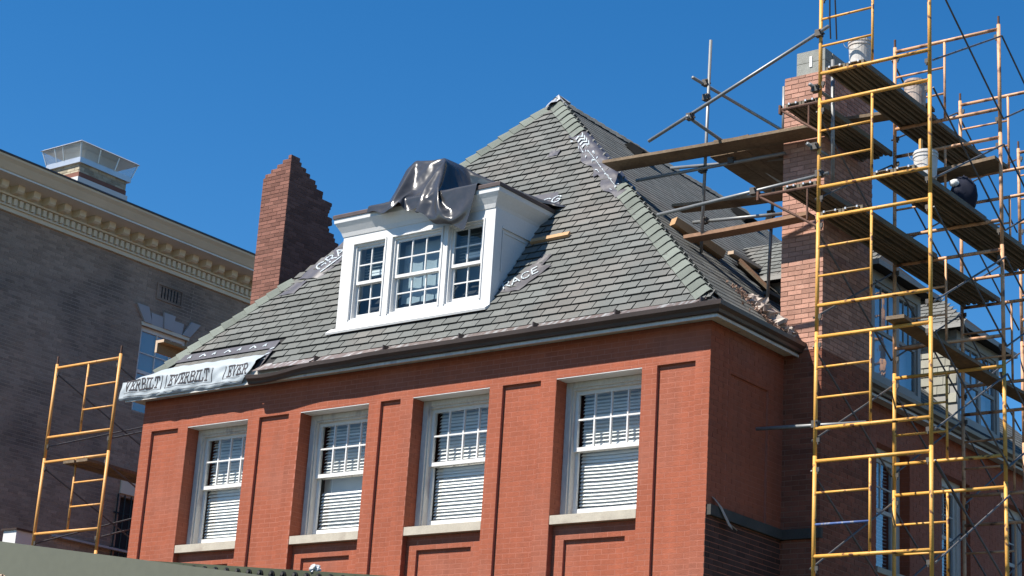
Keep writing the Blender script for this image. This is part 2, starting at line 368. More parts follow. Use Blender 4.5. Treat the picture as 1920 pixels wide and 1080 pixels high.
emit_bricks(B, side, ['paint_brick'], limit=0)
B = []; bricks(rLow, (-.004, 0, 0), (0, 1, 0), (0, 0, 1), (1, 0, 0), B, j=.010); emit_bricks(B, side, ['brick_dark'], limit=0, stuff_name='lower_brickwork')
MB().box(-.003, .06, .02, CHY0-.003, 5.862, 5.99).build('belt_course', 'stone_dark', side)
MB().box(.002, CHX+.05, CHY0-.06, CHY0-.002, 5.862, 5.99).build('belt_course', 'stone_dark', side)
# dark interior and attic floor
im = MB(); im.box(-W+.46, -.46, 1.6, 1.65, 4, 8.3); im.box(-W+.46, -.46, .46, 1.6, 4.6, 4.65); im.box(-1.65, -1.6, 1.7, HY-.5, 4, 8.3)
im.build('interior_partition', 'dark_room', house)

# ---- the four front windows
for wi, (a, b) in enumerate(WIN):
    f = MB(); yf = .235
    f.box(a+.001, a+.085, yf, yf+.20, ZS+.02, ZT-.012); f.box(b-.085, b-.001, yf, yf+.20, ZS+.02, ZT-.012); f.box(a+.085, b-.085, yf, yf+.20, ZT-.085, ZT-.012)
    f.box(a+.085, a+.105, yf+.03, yf+.2, ZS+.02, ZT-.085); f.box(b-.105, b-.085, yf+.03, yf+.2, ZS+.02, ZT-.085); f.box(a+.105, b-.105, yf+.03, yf+.2, ZT-.115, ZT-.085)
    win = f.build('window', 'white_old', house)
    MB().box(a+.001, b-.001, .006, yf-.002, ZT-.010, ZT-.001).build('lintel_soffit', 'white', win)
    s = MB(); s.hexa([(a-.004, .012, 5.885), (b-.01, .012, 5.885), (b-.01, .40, 5.885), (a-.004, .40, 5.885), (a-.004, .012, 6.0), (b-.01, .012, 6.0), (b-.01, .40, 6.03), (a-.004, .40, 6.03)])
    s.build('sill', 'stone', win)
    x0, x1 = a+.105, b-.105; gx0, gx1 = x0+.045, x1-.045
    us = MB(); y0, y1 = .320, .360; zr = 6.89
    us.box(x0, gx0, y0, y1, zr, ZT-.115); us.box(gx1, x1, y0, y1, zr, ZT-.115); us.box(gx0, gx1, y0, y1, zr, zr+.055); us.box(gx0, gx1, y0, y1, ZT-.165, ZT-.115)
    cw = (gx1-gx0)/4; zm = 7.315
    for i in (1, 2, 3): us.box(gx0+cw*i-.011, gx0+cw*i+.011, y0+.003, y1-.003, zr+.055, ZT-.165)
    for i in range(4): us.box(gx0+cw*i+(.011 if i else 0), gx0+cw*(i+1)-(.011 if i < 3 else 0), y0+.005, y1-.005, zm-.011, zm+.011)
    us.build('upper_sash', 'white', win)
    ls = MB(); ya, yb = .370, .410
    ls.box(x0, gx0, ya, yb, 6.03, zr+.05); ls.box(gx1, x1, ya, yb, 6.03, zr+.05); ls.box(gx0, gx1, ya, yb, 6.03, 6.14); ls.box(gx0, gx1, ya, yb, zr, zr+.05)
    ls.build('lower_sash', 'white', win)
    for i in range(4):
        for (za, zb) in ((zr+.055, zm-.011), (zm+.011, ZT-.165)):
            MB().box(gx0+cw*i+.004, gx0+cw*(i+1)-.004, .338, .340, za, zb, skip=(0, 1, 3, 4, 5)).build('pane', 'glass', win)
    MB().box(gx0, gx1, .388, .391, 6.14, zr, skip=(0, 1, 3, 4, 5)).build('pane', 'glass', win)
    n = 35; open_ = (.55, .30, .6, .45)[wi]
    for i in range(n):
        z = 6.10 + i*.0475; t = math.radians((54, 46, 54, 50)[wi]+rnd(-5, 5)-(6 if z > 6.9 else 0)); hw = .0262; z += rnd(-.003, .003)
        if wi == 1 and 6.70 < z < 6.90: continue
        yc = .448; sag = .004*math.sin(i*1.7+wi)
        dy, dz = hw*math.cos(t), hw*math.sin(t); s = MB()
        xm = [lerp(gx0+.006, gx1-.006, q/4) for q in range(5)]
        P = [(x, z+.01*(((q-2)/2)**2)*(1 if wi == 3 and z < 6.9 else .15)+sag) for q, x in enumerate(xm)]
        for q in range(4):
            (xa, z0_), (xb, z1_) = P[q], P[q+1]
            s.hexa([(xa, yc-dy, z0_-dz), (xb, yc-dy, z1_-dz), (xb, yc+dy, z1_+dz), (xa, yc+dy, z0_+dz), (xa, yc-dy, z0_-dz+.0025), (xb, yc-dy, z1_-dz+.0025), (xb, yc+dy, z1_+dz+.0025), (xa, yc+dy, z0_+dz+.0025)])
        s.build('blind_slat', 'blind', win, fix=False)
    MB().box(gx0-.05, gx1+.05, .54, .55, 5.9, 7.8).build('room_shade', 'shade', win)
    cds = MB()
    for q in (.18, .82): cds.tube((lerp(gx0, gx1, q), .448, 6.08), (lerp(gx0, gx1, q), .448, 7.72), .0018, 4)
    cds.build('blind_cord', 'blind', win)
# ---- windows on the shaded side
for (a, b) in SWIN:
    f = MB(); xf = -.16
    f.box(xf-.12, xf, a, a+.12, 5.98, 7.75); f.box(xf-.12, xf, b-.12, b, 5.98, 7.75); f.box(xf-.12, xf, a+.12, b-.12, 7.62, 7.75)
    win = f.build('window', 'white_old', house)
    MB().box(-.3, .03, a-.02, b+.02, 5.9, 5.98).build('sill', 'stone', win)
    s = MB(); s.box(xf-.08, xf-.04, a+.12, a+.17, 5.99, 7.62); s.box(xf-.08, xf-.04, b-.17, b-.12, 5.99, 7.62)
    for z in (5.99, 6.84, 7.56): s.box(xf-.08, xf-.04, a+.17, b-.17, z, z+.055)
    s.box(xf-.075, xf-.045, a+.17, b-.17, 7.2, 7.22); s.box(xf-.075, xf-.045, (a+b)/2-.01, (a+b)/2+.01, 6.9, 7.56)
    s.build('sash', 'white_old', win)
    MB().box(xf-.062, xf-.058, a+.17, b-.17, 6.04, 7.56, skip=(0, 1, 2, 4, 5)).build('pane', 'glass_far', win)
    for i in range(30): MB().box(xf-.16, xf-.12, a+.18, b-.18, 6.06+i*.05, 6.066+i*.05).build('blind_slat', 'blind', win, fix=False)
    MB().box(-.44, -.43, a, b, 5.95, 7.75).build('room_shade', 'shade', win)

# ---- eaves: soffit, white trim, fascia
e = MB(); e.box(-W-.2, .2, -.20, -.002, 8.312, 8.34); e.box(.002, .2, .0, HY, 8.312, 8.34); e.box(-W-.2, -W-.002, .0, HY, 8.312, 8.34)
e.box(-W-.2, .2, -.20, -.17, 8.34, 8.50); e.box(.17, .2, -.17, HY, 8.34, 8.50); e.box(-W-.2, -W-.17, -.17, HY, 8.34, 8.50)
e.build('soffit', 'white_old', house)
e = MB(); e.box(-W-.22, .222, -.222, -.201, 8.270, 8.305); e.build('eave_trim', 'white_old', house)
e = MB(); e.box(.201, .222, -.20, HY, 8.270, 8.305); e.build('eave_trim', 'white_old', house)
# ---- gutters
gp = [(.0, .0), (.062, .0), (.075, .035), (.118, .075), (.128, .128), (.118, .134), (.112, .085), (.068, .045), (.055, .010), (.006, .010), (.006, .11), (.0, .11)]
def gut_front(p, x):
    k = sm((-5.2-x)/2.2); wv = .028*math.sin((x+5.3)*3.4)*k - .055*k
    out = p[0]*(1+.12*math.sin(x*2.1)*k); rot = .25*k*math.sin((x+5.5)*2.6)
    return (x, -.206-out, 8.322 + p[1]*(1-.22*k*(.5+.5*math.sin(x*4.2))) + wv*.8 - rot*p[0]*.4)
xs = [-7.78+i*.08 for i in range(102)]; xs = [x for x in xs if x < .0] + [.206]
g = MB(); g.extrude(gp, lambda p, x: gut_front(p, x) if x < .2 else (.206+p[0], -.206-p[0], 8.322+p[1]), xs); g.build('gutter', 'gutter', house, smooth=False)
g = MB(); g.extrude(gp, lambda p, y: (.206+p[0], -.206-p[0] if y < -.1 else y, 8.322+p[1]+.003*math.sin(y*1.3)), [-.2] + [i*.5 for i in range(0, 26)]); g.build('gutter', 'gutter', house)
# apron flashing strips with clips, front
ax = [-7.7, -6.45, -5.15, -3.8, -2.55, -1.25, .02]
for a, b in zip(ax[:-1], ax[1:]):
    s = MB(); h = rnd(-.006, .006)
    s.hexa([(a+.006, -.298, 8.437+h), (b-.006, -.298, 8.437-h), (b-.006, -.10, 8.590), (a+.006, -.10, 8.590), (a+.006, -.300, 8.443+h), (b-.006, -.300, 8.443-h), (b-.006, -.10, 8.596), (a+.006, -.10, 8.596)], t=rnd(0, 1))
    s.build('apron_flashing', 'apron', house)
    MB().box(b-.012, b+.004, -.31, -.16, 8.44, 8.535).build('gutter_clip', 'gutter', house)
    s = MB(); s.tube((b-.1, -.305, 8.452), (b-.02, -.17, 8.54), .008, 6); s.build('gutter_clip', 'gutter', house)
s = MB(); s.hexa([(.298, -.25, 8.437), (.298, 12, 8.437), (.12, 12, 8.545), (.12, -.12, 8.545), (.30, -.25, 8.443), (.30, 12, 8.443), (.12, 12, 8.551), (.12, -.12, 8.551)]); s.build('apron_flashing', 'gutter', house)

# ---- roof deck
c0, c1, c2, c3 = V((RO, -RO, RZ)), V((-W-RO, -RO, RZ)), V((-W-RO, HY+RO, RZ)), V((RO, HY+RO, RZ)); A2 = V((AP.x, RY2, AP.z))
HOLE = [(-1.75, 3.35), (-1.05, 4.05)]
r = MB(); r.face([c1, c0, AP]); r.face([c1, AP, A2, c2]); r.face([c2, A2, c3])
# right plane with the torn hole beside the chimney
def rp(x, y, h=0.): n = V((AP.z-RZ, 0, RO-AP.x)).normalized(); return V((x, y, zs(x))) + n*h
hx0, hx1, hy0, hy1 = -1.72, -1.12, 3.28, 4.12
def hipx(y): return RO + (AP.x-RO)*(y+RO)/(AP.y+RO)       # front hip x at y
r.face([c0, rp(RO, hy0), rp(max(hipx(hy0), AP.x), hy0)])
ph0 = rp(hipx(hy0), hy0)
r.face([rp(RO, hy0), rp(RO, hy1), rp(hx1, hy1), rp(hx1, hy0)]); r.face([rp(hx0, hy0), rp(hx0, hy1), A2.lerp(AP, 1-(hy1-3.4)/(RY2-3.4)), AP, ph0])
r.face([rp(RO, hy1), c3, A2, A2.lerp(AP, 1-(hy1-3.4)/(RY2-3.4))])
roof = r.build('roof', 'felt', house)
hb = MB(); hb.box(-2.4, -.6, 3.0, 4.4, 8.9, 8.95); hb.build('attic_floor', 'dark_room', roof)
# ---- front shingles (butts proud, tabs slotted)
nf = V((0, -(AP.z-RZ), AP.y+RO)).normalized(); sf = V((0, AP.y+RO, AP.z-RZ)).normalized(); ex = V((1, 0, 0))
LF = (AP-V((AP.x, -RO, RZ))).length
EXP, TW = .160, .276
def fpt(x, s, h): return V((x, -RO, RZ)) + sf*s + nf*h
def left_edge(s): return lerp(-W-RO, AP.x, s/LF)
def right_edge(s): return lerp(RO, AP.x, s/LF)
DX0, DX1, DY = -6.576, -3.741, .211          # dormer footprint
s_d0 = (DY+RO)/sf.y; s_d1 = (1.46+RO)/sf.y
def dormer_cut(s, lo, hi):
    if s+EXP < s_d0-.02 or s > s_d1: return [(lo, hi)]
    return [(lo, min(hi, DX0-.01)), (max(lo, DX1+.01), hi)]
def y2s(y): return (y+RO)/sf.y
sh = []; k = 0; s0 = .12
while s0 < LF-.1:
    lo, hi = left_edge(s0)+.03, right_edge(s0)-.03; off = (k % 2)*TW/2 + rnd(-.012, .012)
    i = math.floor((lo-off)/TW)
    wav = [rnd(-.004, .004) for _ in range(60)]
    while off+i*TW < hi:
        a, b = off+i*TW+.0085, off+(i+1)*TW-.0085
        for (l2, h2) in dormer_cut(s0, lo, hi):
            c, d = max(a, l2), min(b, h2)
            if d-c > .03 and not (c < -7.72 and s0 < y2s(.17)):     # corner covered by wrap: shingles stripped
                sh.append((c, d, s0+rnd(-.003, .003), rnd(0, 1)))
        i += 1
    s0 += EXP; k += 1
def _dummy(): pass
def shingle_hex(P, t0, S0, S1, mb, c, d, tone, band=0):
    # lower edge lifted, upper edge tucked under next course
    top2 = S1-S0
    q = [P(c, S0, .004), P(d, S0, .004), P(d, S1, .0), P(c, S1, .0), P(c, S0, t0), P(d, S0, t0), P(d, S1, .006), P(c, S1, .006)]
    if not band: mb.hexa(q, t=tone, skip=(0, 4), mis=[0, 0, 1, 1, 0, 1]); return
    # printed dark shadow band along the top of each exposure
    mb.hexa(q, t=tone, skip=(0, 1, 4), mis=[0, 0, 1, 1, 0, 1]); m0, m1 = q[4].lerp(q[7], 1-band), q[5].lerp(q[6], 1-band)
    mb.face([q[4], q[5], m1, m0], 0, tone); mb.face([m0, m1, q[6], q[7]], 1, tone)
sh.sort(key=lambda q: (fpt((q[0]+q[1])/2, q[2], 0)-CAM).length)
rest = MB()
for n_, (c, d, s, tone) in enumerate(sh):
    h = .030 + rnd(-.004, .004)
    if n_ < 300:
        mb = MB(); shingle_hex(fpt, h, s, s+EXP+.012, mb, c, d, tone); mb.build('shingle', ['shingle', 'shingle_edge'], roof, fix=False)
    else: shingle_hex(fpt, h, s, s+EXP+.012, rest, c, d, tone)
rest.build('shingle_field', ['shingle', 'shingle_edge'], roof, fix=False, kind='stuff')
# stripped course strip above the wrap: darker membrane band, and bare shingles below it
# ---- right plane shingles (grazing view): joined
nr = V((AP.z-RZ, 0, RO-AP.x)).normalized(); sr = V((AP.x-RO, 0, AP.z-RZ)).normalized(); LR = (AP-V((RO, AP.y, RZ))).length
def rpt(y, s, h): return V((RO, y, RZ)) + sr*s + nr*h
rest = MB(); k = 0; s0 = .09
while s0 < LR-.06:
    x = RO+sr.x*s0; f_ = s0/LR; lo = lerp(-RO, AP.y, f_)+.03; hi = lerp(HY+RO, RY2, f_)-.03; i = math.floor(lo/TW); off = (k % 2)*TW/2
    while off+i*TW < hi:
        a, b = max(lo, off+i*TW+.004), min(hi, off+(i+1)*TW-.004); i += 1
        if b-a < .04: continue
        ym = (a+b)/2
        if x > hx0-.05 and x < hx1+.12 and hy0-.1 < ym < hy1+.05: continue
        if CHY0-.05 < ym < CHY1+.05 and x > -.1: continue
        if 4.3 < ym < 5.95 and x > -1.75+.3*abs(ym-5.1): continue
        if 7.45 < ym < 9.1 and x > -1.75+.3*abs(ym-8.3): continue
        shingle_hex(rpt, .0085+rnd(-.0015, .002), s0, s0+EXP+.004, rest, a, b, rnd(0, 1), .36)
    s0 += EXP; k += 1
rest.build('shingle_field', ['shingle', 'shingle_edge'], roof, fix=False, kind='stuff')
# ---- hip caps
def caps(A, Bp, na, nb, t0, t1, wdt=.19, step=.212, mat_='shingle_green', seedx=0):
    L = (Bp-A).length; d = (Bp-A).normalized(); ua = d.cross(na).normalized(); ub = d.cross(nb).normalized()
    if ua.dot(na.cross(d)) == 0: pass
    # ua lies in plane a pointing away from hip
    if ua.z > 0: ua = -ua
    if ub.z > 0: ub = -ub
    up = (na+nb).normalized(); t = t0*L
    while t < t1*L:
        l0, l1 = t, t+step+.05; lift0, lift1 = .055+rnd(-.004, .006), .032; w_ = wdt+rnd(-.008, .01)
        mb = MB(); P = []
        for l, lift in ((l0, lift0), (l1, lift1)):
            c = A+d*l
            P.append([c+ua*w_+na*(lift*.62), c+ua*.03+na*lift*.9+up*.008, c+up*(lift*1.15), c+ub*.03+nb*lift*.9+up*.008, c+ub*w_+nb*(lift*.62)])
        tn = rnd(0, 1)
        for i in range(4):
            mb.face([P[0][i], P[0][i+1], P[1][i+1], P[1][i]], 0, tn)
            dn = -up*.016
            mb.face([P[0][i], P[0][i+1], P[0][i+1]+dn, P[0][i]+dn], 1, tn)
        for i, j in ((0, 0), (4, 4)): mb.face([P[0][i], P[1][i], P[1][i]-up*.014, P[0][i]-up*.014], 1, tn)
        mb.build('hip_cap', [mat_, 'shingle_edge'], roof, fix=False); t += step
nl = V((-(AP.z-RZ), 0, RO-AP.x)).normalized()
caps(c0, AP, nf, nr, .035, .50); caps(c0, AP, nf, nr, .80, .965)
caps(c1, AP, nf, nl, .06, .36); caps(c1, AP, nf, nl, .50, .96)
# ridge caps seen edge-on
caps(A2, AP, nr, nl, .0, .985, mat_='shingle')
# ---- membranes
def sheet(name, pts, fn, mat_='membrane', h=.032, parent=None, nu=10, nv=6, wr=.006):
    # pts: quad in (x,s); bilinear grid with wrinkles
    (a, b, c, d) = pts; ph = rnd(0, 9); mb = MB()
    def f(u, v):
        x = lerp(lerp(a[0], b[0], u), lerp(d[0], c[0], u), v); s = lerp(lerp(a[1], b[1], u), lerp(d[1], c[1], u), v)
        return fn(x, s, h + wr*math.sin(u*9+ph+v*5)*math.cos(v*7+ph*2+u*3))
    mb.grid(nu, nv, f); return mb.build(name, mat_, parent or roof, smooth=True, fix=False)
def s_of(y): return (y+RO)/sf.y
def ftxt(x, s): return fpt(x, s, .046)
def grace(x0, s0, ang, width, height, txt='grace', extra=True):
    mb = MB(); ca, sa = math.cos(ang), math.sin(ang)
    word(mb, txt, 0, 0, width, height, lambda a, b: ftxt(x0+a*ca-b*sa, s0+a*sa+b*ca), th=.12)
    if extra:
        for q in range(7): stroke(mb, [(q*width/7, -.07), (q*width/7+width*.09, -.07)], .03, lambda a, b: ftxt(x0+a*ca-b*sa, s0+a*sa+b*ca))
    mb.build('membrane_lettering', 'membrane_text', roof, fix=False)
y2s = s_of
sheet('membrane_patch', [(-3.72, y2s(.37)), (-3.32, y2s(.35)), (-2.98, y2s(.63)), (-3.36, y2s(.69))], fpt, wr=.010)
sheet('membrane_patch', [(-3.34, y2s(.655)), (-3.16, y2s(.655)), (-3.10, y2s(.80)), (-3.28, y2s(.80))], fpt, wr=.008)
grace(-3.62, y2s(.39), .56, .56, .16, 'race', False)
sheet('membrane_patch', [(-4.05, y2s(1.50)), (-3.55, y2s(1.50)), (-3.78, y2s(1.74)), (-4.22, y2s(1.74))], fpt)
grace(-3.95, y2s(1.55), .1, .34, .16, 'cg', False)
sheet('membrane_patch', [(-4.50, y2s(2.36)), (-4.30, y2s(2.36)), (-4.30, y2s(2.45)), (-4.48, y2s(2.45))], fpt)
sheet('membrane_patch', [(-8.36, y2s(1.12)), (-7.84, y2s(1.08)), (-7.0, y2s(1.80)), (-7.66, y2s(1.86))], fpt, nu=16, nv=10, wr=.018)
sheet('membrane_patch', [(-8.50, y2s(.90)), (-8.16, y2s(.90)), (-8.06, y2s(1.07)), (-8.3, y2s(1.07))], fpt)
grace(-7.93, y2s(1.19), .98, .74, .22, 'grac')
# membrane wrapped over the right hip
hp = lambda t: c0.lerp(AP, t); dh = (AP-c0).normalized()
uf = dh.cross(nf).normalized(); uf = -uf if uf.z > 0 else uf; ur = dh.cross(nr).normalized(); ur = -ur if ur.z > 0 else ur
def hipwrap(t0, t1, wl, wr_, ph):
    mb = MB(); upv = (nf+nr).normalized()
    def f(u, v):
        c = hp(lerp(t0, t1, u)); q = lerp(-wl, wr_, v)*(1+.16*math.sin(u*8+ph)); hgt = .036+.008*math.sin(u*17+v*9+ph)
        return c + (uf*(-q)+nf*hgt if q < 0 else ur*q+nr*hgt) + upv*.012*max(0, 1-abs(q)/.06)
    mb.grid(20, 12, f); mb.build('membrane_wrap', 'membrane', roof, smooth=True, fix=False)
hipwrap(.71, .815, .20, .16, 0); hipwrap(.60, .715, .26, .2, 2); hipwrap(.485, .605, .26, .2, 4)
mb = MB()
def hipf(t, q): c = hp(t); return c + (uf*(-q) if q < 0 else ur*q) + (nf if q < 0 else nr)*.052
for i in range(26):
    t = rnd(.51, .80); q = rnd(-.22, -.03)
    l = rnd(.003, .010); stroke(mb, [(t, q), (t+l, q+rnd(-.03, .03))], .004 if i % 3 else .006, hipf, seg=1)
for tA in (.52, .62): 
    for a in range(10): stroke(mb, [(tA+a*.009, -.12), (tA+a*.009+.006, -.12)], .010, hipf, seg=1)
for t in (.735, .75, .765, .78): stroke(mb, [(t, -.16), (t+.006, -.10), (t-.004, -.05), (t+.01, -.02)], .006, hipf, seg=1)
mb.build('membrane_lettering', 'membrane_text', roof, fix=False)
# foil cap at the apex
mb = MB()
def apx(u, v):
    a = u*2*math.pi; rr = v*(.17+.05*math.sin(3*a+1)); p = AP + V((rr*math.cos(a), rr*math.sin(a), 0)); 
    drop = max(0, rr*.95)
    return (p.x, p.y, AP.z+.11-drop*(1.25 if math.sin(a) < 0 else .9) + .02*math.sin(7*a)*v)
mb.grid(28, 6, apx); mb.build('apex_flashing', 'metal_sheet', roof, smooth=False, fix=False)
# roof vents on the right plane near the ridge
for (yy, xx) in ((5.0, -4.62), (8.2, -4.5)):
    c = rp(xx, yy, .02); mb = MB(); sx, up = sr, nr
    def P(a, b, h): return c + V((0, 1, 0))*a - sx*b + up*h
    mb.hexa([P(-.24, -.2, 0), P(.24, -.2, 0), P(.24, .2, 0), P(-.24, .2, 0), P(-.2, -.15, .10), P(.2, -.15, .10), P(.2, .18, .12), P(-.2, .18, .12)])
    mb.build('roof_vent', 'matte_black', roof)
# snow-white membrane band left under the stripped shingles by the wrap
sheet('membrane_patch', [(-9.80, y2s(.10)), (-7.74, y2s(.10)), (-7.66, y2s(.20)), (-9.72, y2s(.20))], fpt, nu=20, wr=.002, h=.030)
sheet('membrane_patch', [(-7.78, y2s(-.16)), (-7.66, y2s(-.16)), (-7.64, y2s(.19)), (-7.74, y2s(.19))], fpt, nu=6, wr=.002, h=.034)
mb = MB()
for i in range(7):
    x = -9.55+i*.27; stroke(mb, [(x, y2s(.135)), (x+.05, y2s(.165)), (x+.12, y2s(.135))] if i % 2 else [(x, y2s(.14)), (x+.04, y2s(.165)), (x+.05, y2s(.14))], .024, lambda a, b: fpt(a, b, .040), seg=1)
for i in range(3): stroke(mb, [(-7.74+.02*i, y2s(-.06+.07*i)), (-7.69+.02*i, y2s(-.05+.07*i))], .022, lambda a, b: fpt(a, b, .044), seg=1)
mb.build('membrane_lettering', 'membrane_text', roof, fix=False)
for i in range(12):   # old shingle row left below the band
    x0 = -9.76+i*.168; mb = MB(); shingle_hex(fpt, .034, y2s(.0), y2s(.115), mb, x0, x0+.163, rnd(0, .5)); mb.build('shingle', ['shingle', 'shingle_edge'], roof, fix=False)

# ---- house wrap over the stripped eave, with its print
PR = [(0, .0, 8.805), (.20, -.09, 8.735), (.36, -.195, 8.655), (.42, -.222, 8.62), (.72, -.25, 8.45), (.93, -.262, 8.325), (1.0, -.24, 8.295)]
def wrap_pt(x, v, h=0.):
    for (a, y0, z0), (b, y1, z1) in zip(PR[:-1], PR[1:]):
        if v <= b: q = (v-a)/(b-a); y, z = lerp(y0, y1, q), lerp(z0, z1, q); break
    wrn = .012*math.sin(x*5.1+v*6)*sm(v*2) + .007*math.sin(x*13-v*11) + .005*math.sin(x*23+v*17)
    return V((x, y-wrn-h, z+wrn*.3+h*.4))
def wrap_fn(u, v):
    x = lerp(-10.60, -7.70, u); v0 = .46*sm((-9.68-x)/.75) if x < -9.68 else .10*(x+9.68)/1.98
    if x > -7.95: v = v*lerp(1, .45, (x+7.95)/.25)
    return wrap_pt(x, lerp(v0, 1, v))
hw = MB().grid(90, 24, wrap_fn).build('house_wrap', 'wrap', house, smooth=True, fix=False)
wf = lambda a, b: wrap_pt(a, lerp(.80, .40, b), .006)
for x0, wdt, txt, xa, xb in ((-9.53, .86, 'EVERBILT', -9.60, -8.60), (-8.27, .42, 'EVER', -8.34, -7.86), (-10.50, .74, 'VERBILT', -10.5, -9.70)):
    mb = MB(); word(mb, txt, x0, .12, wdt, .74, wf, th=.135, gap=.12); stroke(mb, [(xa, -.02), (xb, -.02)], .022, wf)
    if xa > -10.4: stroke(mb, [(xa, -.02), (xa, .92)], .012, wf)
    if xb < -8: stroke(mb, [(xb, .0), (xb, .92)], .012, wf)
    mb.build('wrap_lettering', 'wrap_ink', hw, fix=False)
mb = MB(); wl = lambda a, b: wrap_pt(a, b, .005)
stroke(mb, [(-10.5, .90), (-9.4, .92), (-8.6, .88), (-8.0, .93)], .010, wl)
mb.build('wrap_crease_line', 'wrap_ink', hw, fix=False)

# ---- right chimney
H_ = .0677
ch = MB(); ch.box(-.066, CHX-.004, CHY0+.004, CHY1-.004, GZ, 12.30)
chim = ch.build('chimney', 'mortar_buff', house)
B = []; bricks([(-.07, CHX, 8.36, 12.30)], (0, CHY0+.004, 0), (1, 0, 0), (0, 0, 1), (0, -1, 0), B, uref=-.07, j=.011, proud=.005)
emit_bricks(B, chim, ['brick_salmon'])
B = []; bricks([(CHY0, CHY1, 8.36, 12.30)], (CHX-.004, 0, 0), (0, 1, 0), (0, 0, 1), (1, 0, 0), B, uref=CHY0+.1, j=.011, proud=.005)
bricks([(-CHY1, -CHY0, 9, 12.30)], (-.066, 0, 0), (0, -1, 0), (0, 0, 1), (-1, 0, 0), B, j=.011, proud=.005)
emit_bricks(B, chim, ['brick_salmon'], limit=0)
B = []; bricks([(-.07, CHX, 4.75, 8.36)], (0, CHY0+.004, 0), (1, 0, 0), (0, 0, 1), (0, -1, 0), B, uref=-.07, j=.009, proud=.005)
bricks([(CHY0, CHY1, 4.75, 8.36)], (CHX-.004, 0, 0), (0, 1, 0), (0, 0, 1), (1, 0, 0), B, uref=CHY0+.1, j=.009, proud=.005)
emit_bricks(B, chim, ['brick_lower'], limit=0, stuff_name='lower_brickwork')
for z0 in (12.303, 12.478):
    for (x0, x1) in (((.10, .535),) if z0 > 12.4 else ((.10, .44), (.45, .535))):
        MB().box(x0, x1, CHY0+.02, CHY0+.22, z0, z0+.168, t=rnd(0, 1)).build('concrete_block', 'block', chim)
    MB().box(.36, .535, CHY0+.24, CHY1-.1, z0, z0+.168).build('concrete_block', 'block', chim)
MB().box(.30, .34, CHY0+.010, CHY0+.02, 12.40, 12.56).build('tie_tab', 'white', chim)
# ---- left chimney, half taken down: stepped and toothed
LX0, LX1, LY0 = -10.85, -10.215, 2.56
prof = [(9.0, 3.95), (12.12, 3.90), (12.35, 3.74), (12.55, 3.70), (12.79, 3.68), (12.89, 3.50), (13.04, 3.22), (13.16, 3.02), (13.31, 2.74)]
def back_y(z):
    for (a, y0), (b, y1) in zip(prof[:-1], prof[1:]):
        if z <= b: return lerp(y0, y1, (z-a)/(b-a))
    return prof[-1][1]
core = MB(); z = 8.6; k = 0; B = []; Bs = []
while z < 13.30:
    tooth = (.0 if k % 4 in (0, 1) else -.10) if 12.10 < z < 12.80 else 0
    yb = back_y(z+H_) + tooth + (.02 if k % 2 else -.02) + rnd(-.035, .035)
    xl = LX0 if z < 12.98 else LX0 + (z-12.98)/.30*.58
    core.box(xl+.004, LX1-.004, LY0+.004, yb-.003, z+.0005, z+H_-.0005)
    bricks([(xl, LX1, z, z+H_)], (0, LY0+.004, 0), (1, 0, 0), (0, 0, 1), (0, -1, 0), B if z > 10 else Bs, uref=LX1 + (.1 if k % 2 else 0), vref=z, j=.010, proud=.005)
    bricks([(LY0+.003, yb, z, z+H_)], (LX1-.004, 0, 0), (0, 1, 0), (0, 0, 1), (1, 0, 0), Bs, uref=LY0 + (.1 if k % 2 else 0), vref=z, j=.010, proud=.005)
    z += H_; k += 1
chl = core.build('chimney', 'mortar_red', house)
emit_bricks(B, chl, ['brick_red']); emit_bricks(Bs, chl, ['brick_red'], limit=0)

# ---- front dormer
DZ0, DZ1 = 9.05, 10.52
d = MB()
OPN = [(-6.345, -5.738), (-5.598, -4.666), (-4.545, -3.918)]
xs = [DX0] + [e for o in OPN for e in o] + [DX1]
for i in range(0, 8, 2): d.box(xs[i], xs[i+1], DY, DY+.16, 9.185, 10.354)
d.box(DX0, DX1, DY, DY+.16, DZ0-.1, 9.185); d.box(DX0, DX1, DY, DY+.16, 10.354, DZ1)
yc_ = 1.30
for x in (DX0, DX1-.10):   # cheeks: triangles on the slope
    d.hexa([(x, DY+.16, zf(DY+.16)-.05), (x+.10, DY+.16, zf(DY+.16)-.05), (x+.10, yc_, zf(yc_)-.05), (x, yc_, zf(yc_)-.05), (x, DY+.16, DZ1), (x+.10, DY+.16, DZ1), (x+.10, yc_, DZ1), (x, yc_, DZ1)])
dorm = d.build('dormer', 'white', house)
# cheek panel moulding on the right cheek
xr = DX1+.001
t = MB(); t.box(xr, xr+.018, DY, DY+.17, DZ0-.02, DZ1)
t.hexa([(xr, DY+.17, 10.28), (xr+.018, DY+.17, 10.28), (xr+.018, 1.10, 10.28), (xr, 1.10, 10.28), (xr, DY+.17, DZ1), (xr+.018, DY+.17, DZ1), (xr+.018, 1.27, DZ1), (xr, 1.27, DZ1)])
t.box(xr, xr+.030, DY+.17, 1.06, 10.25, 10.28)
t.build('cheek_trim', 'white', dorm)
t = MB(); t.box(xr, xr+.012, DY+.20, DY+.23, 9.62, 10.22); t.box(xr, xr+.012, DY+.23, .95, 10.19, 10.22); t.build('cheek_moulding', 'white', dorm)
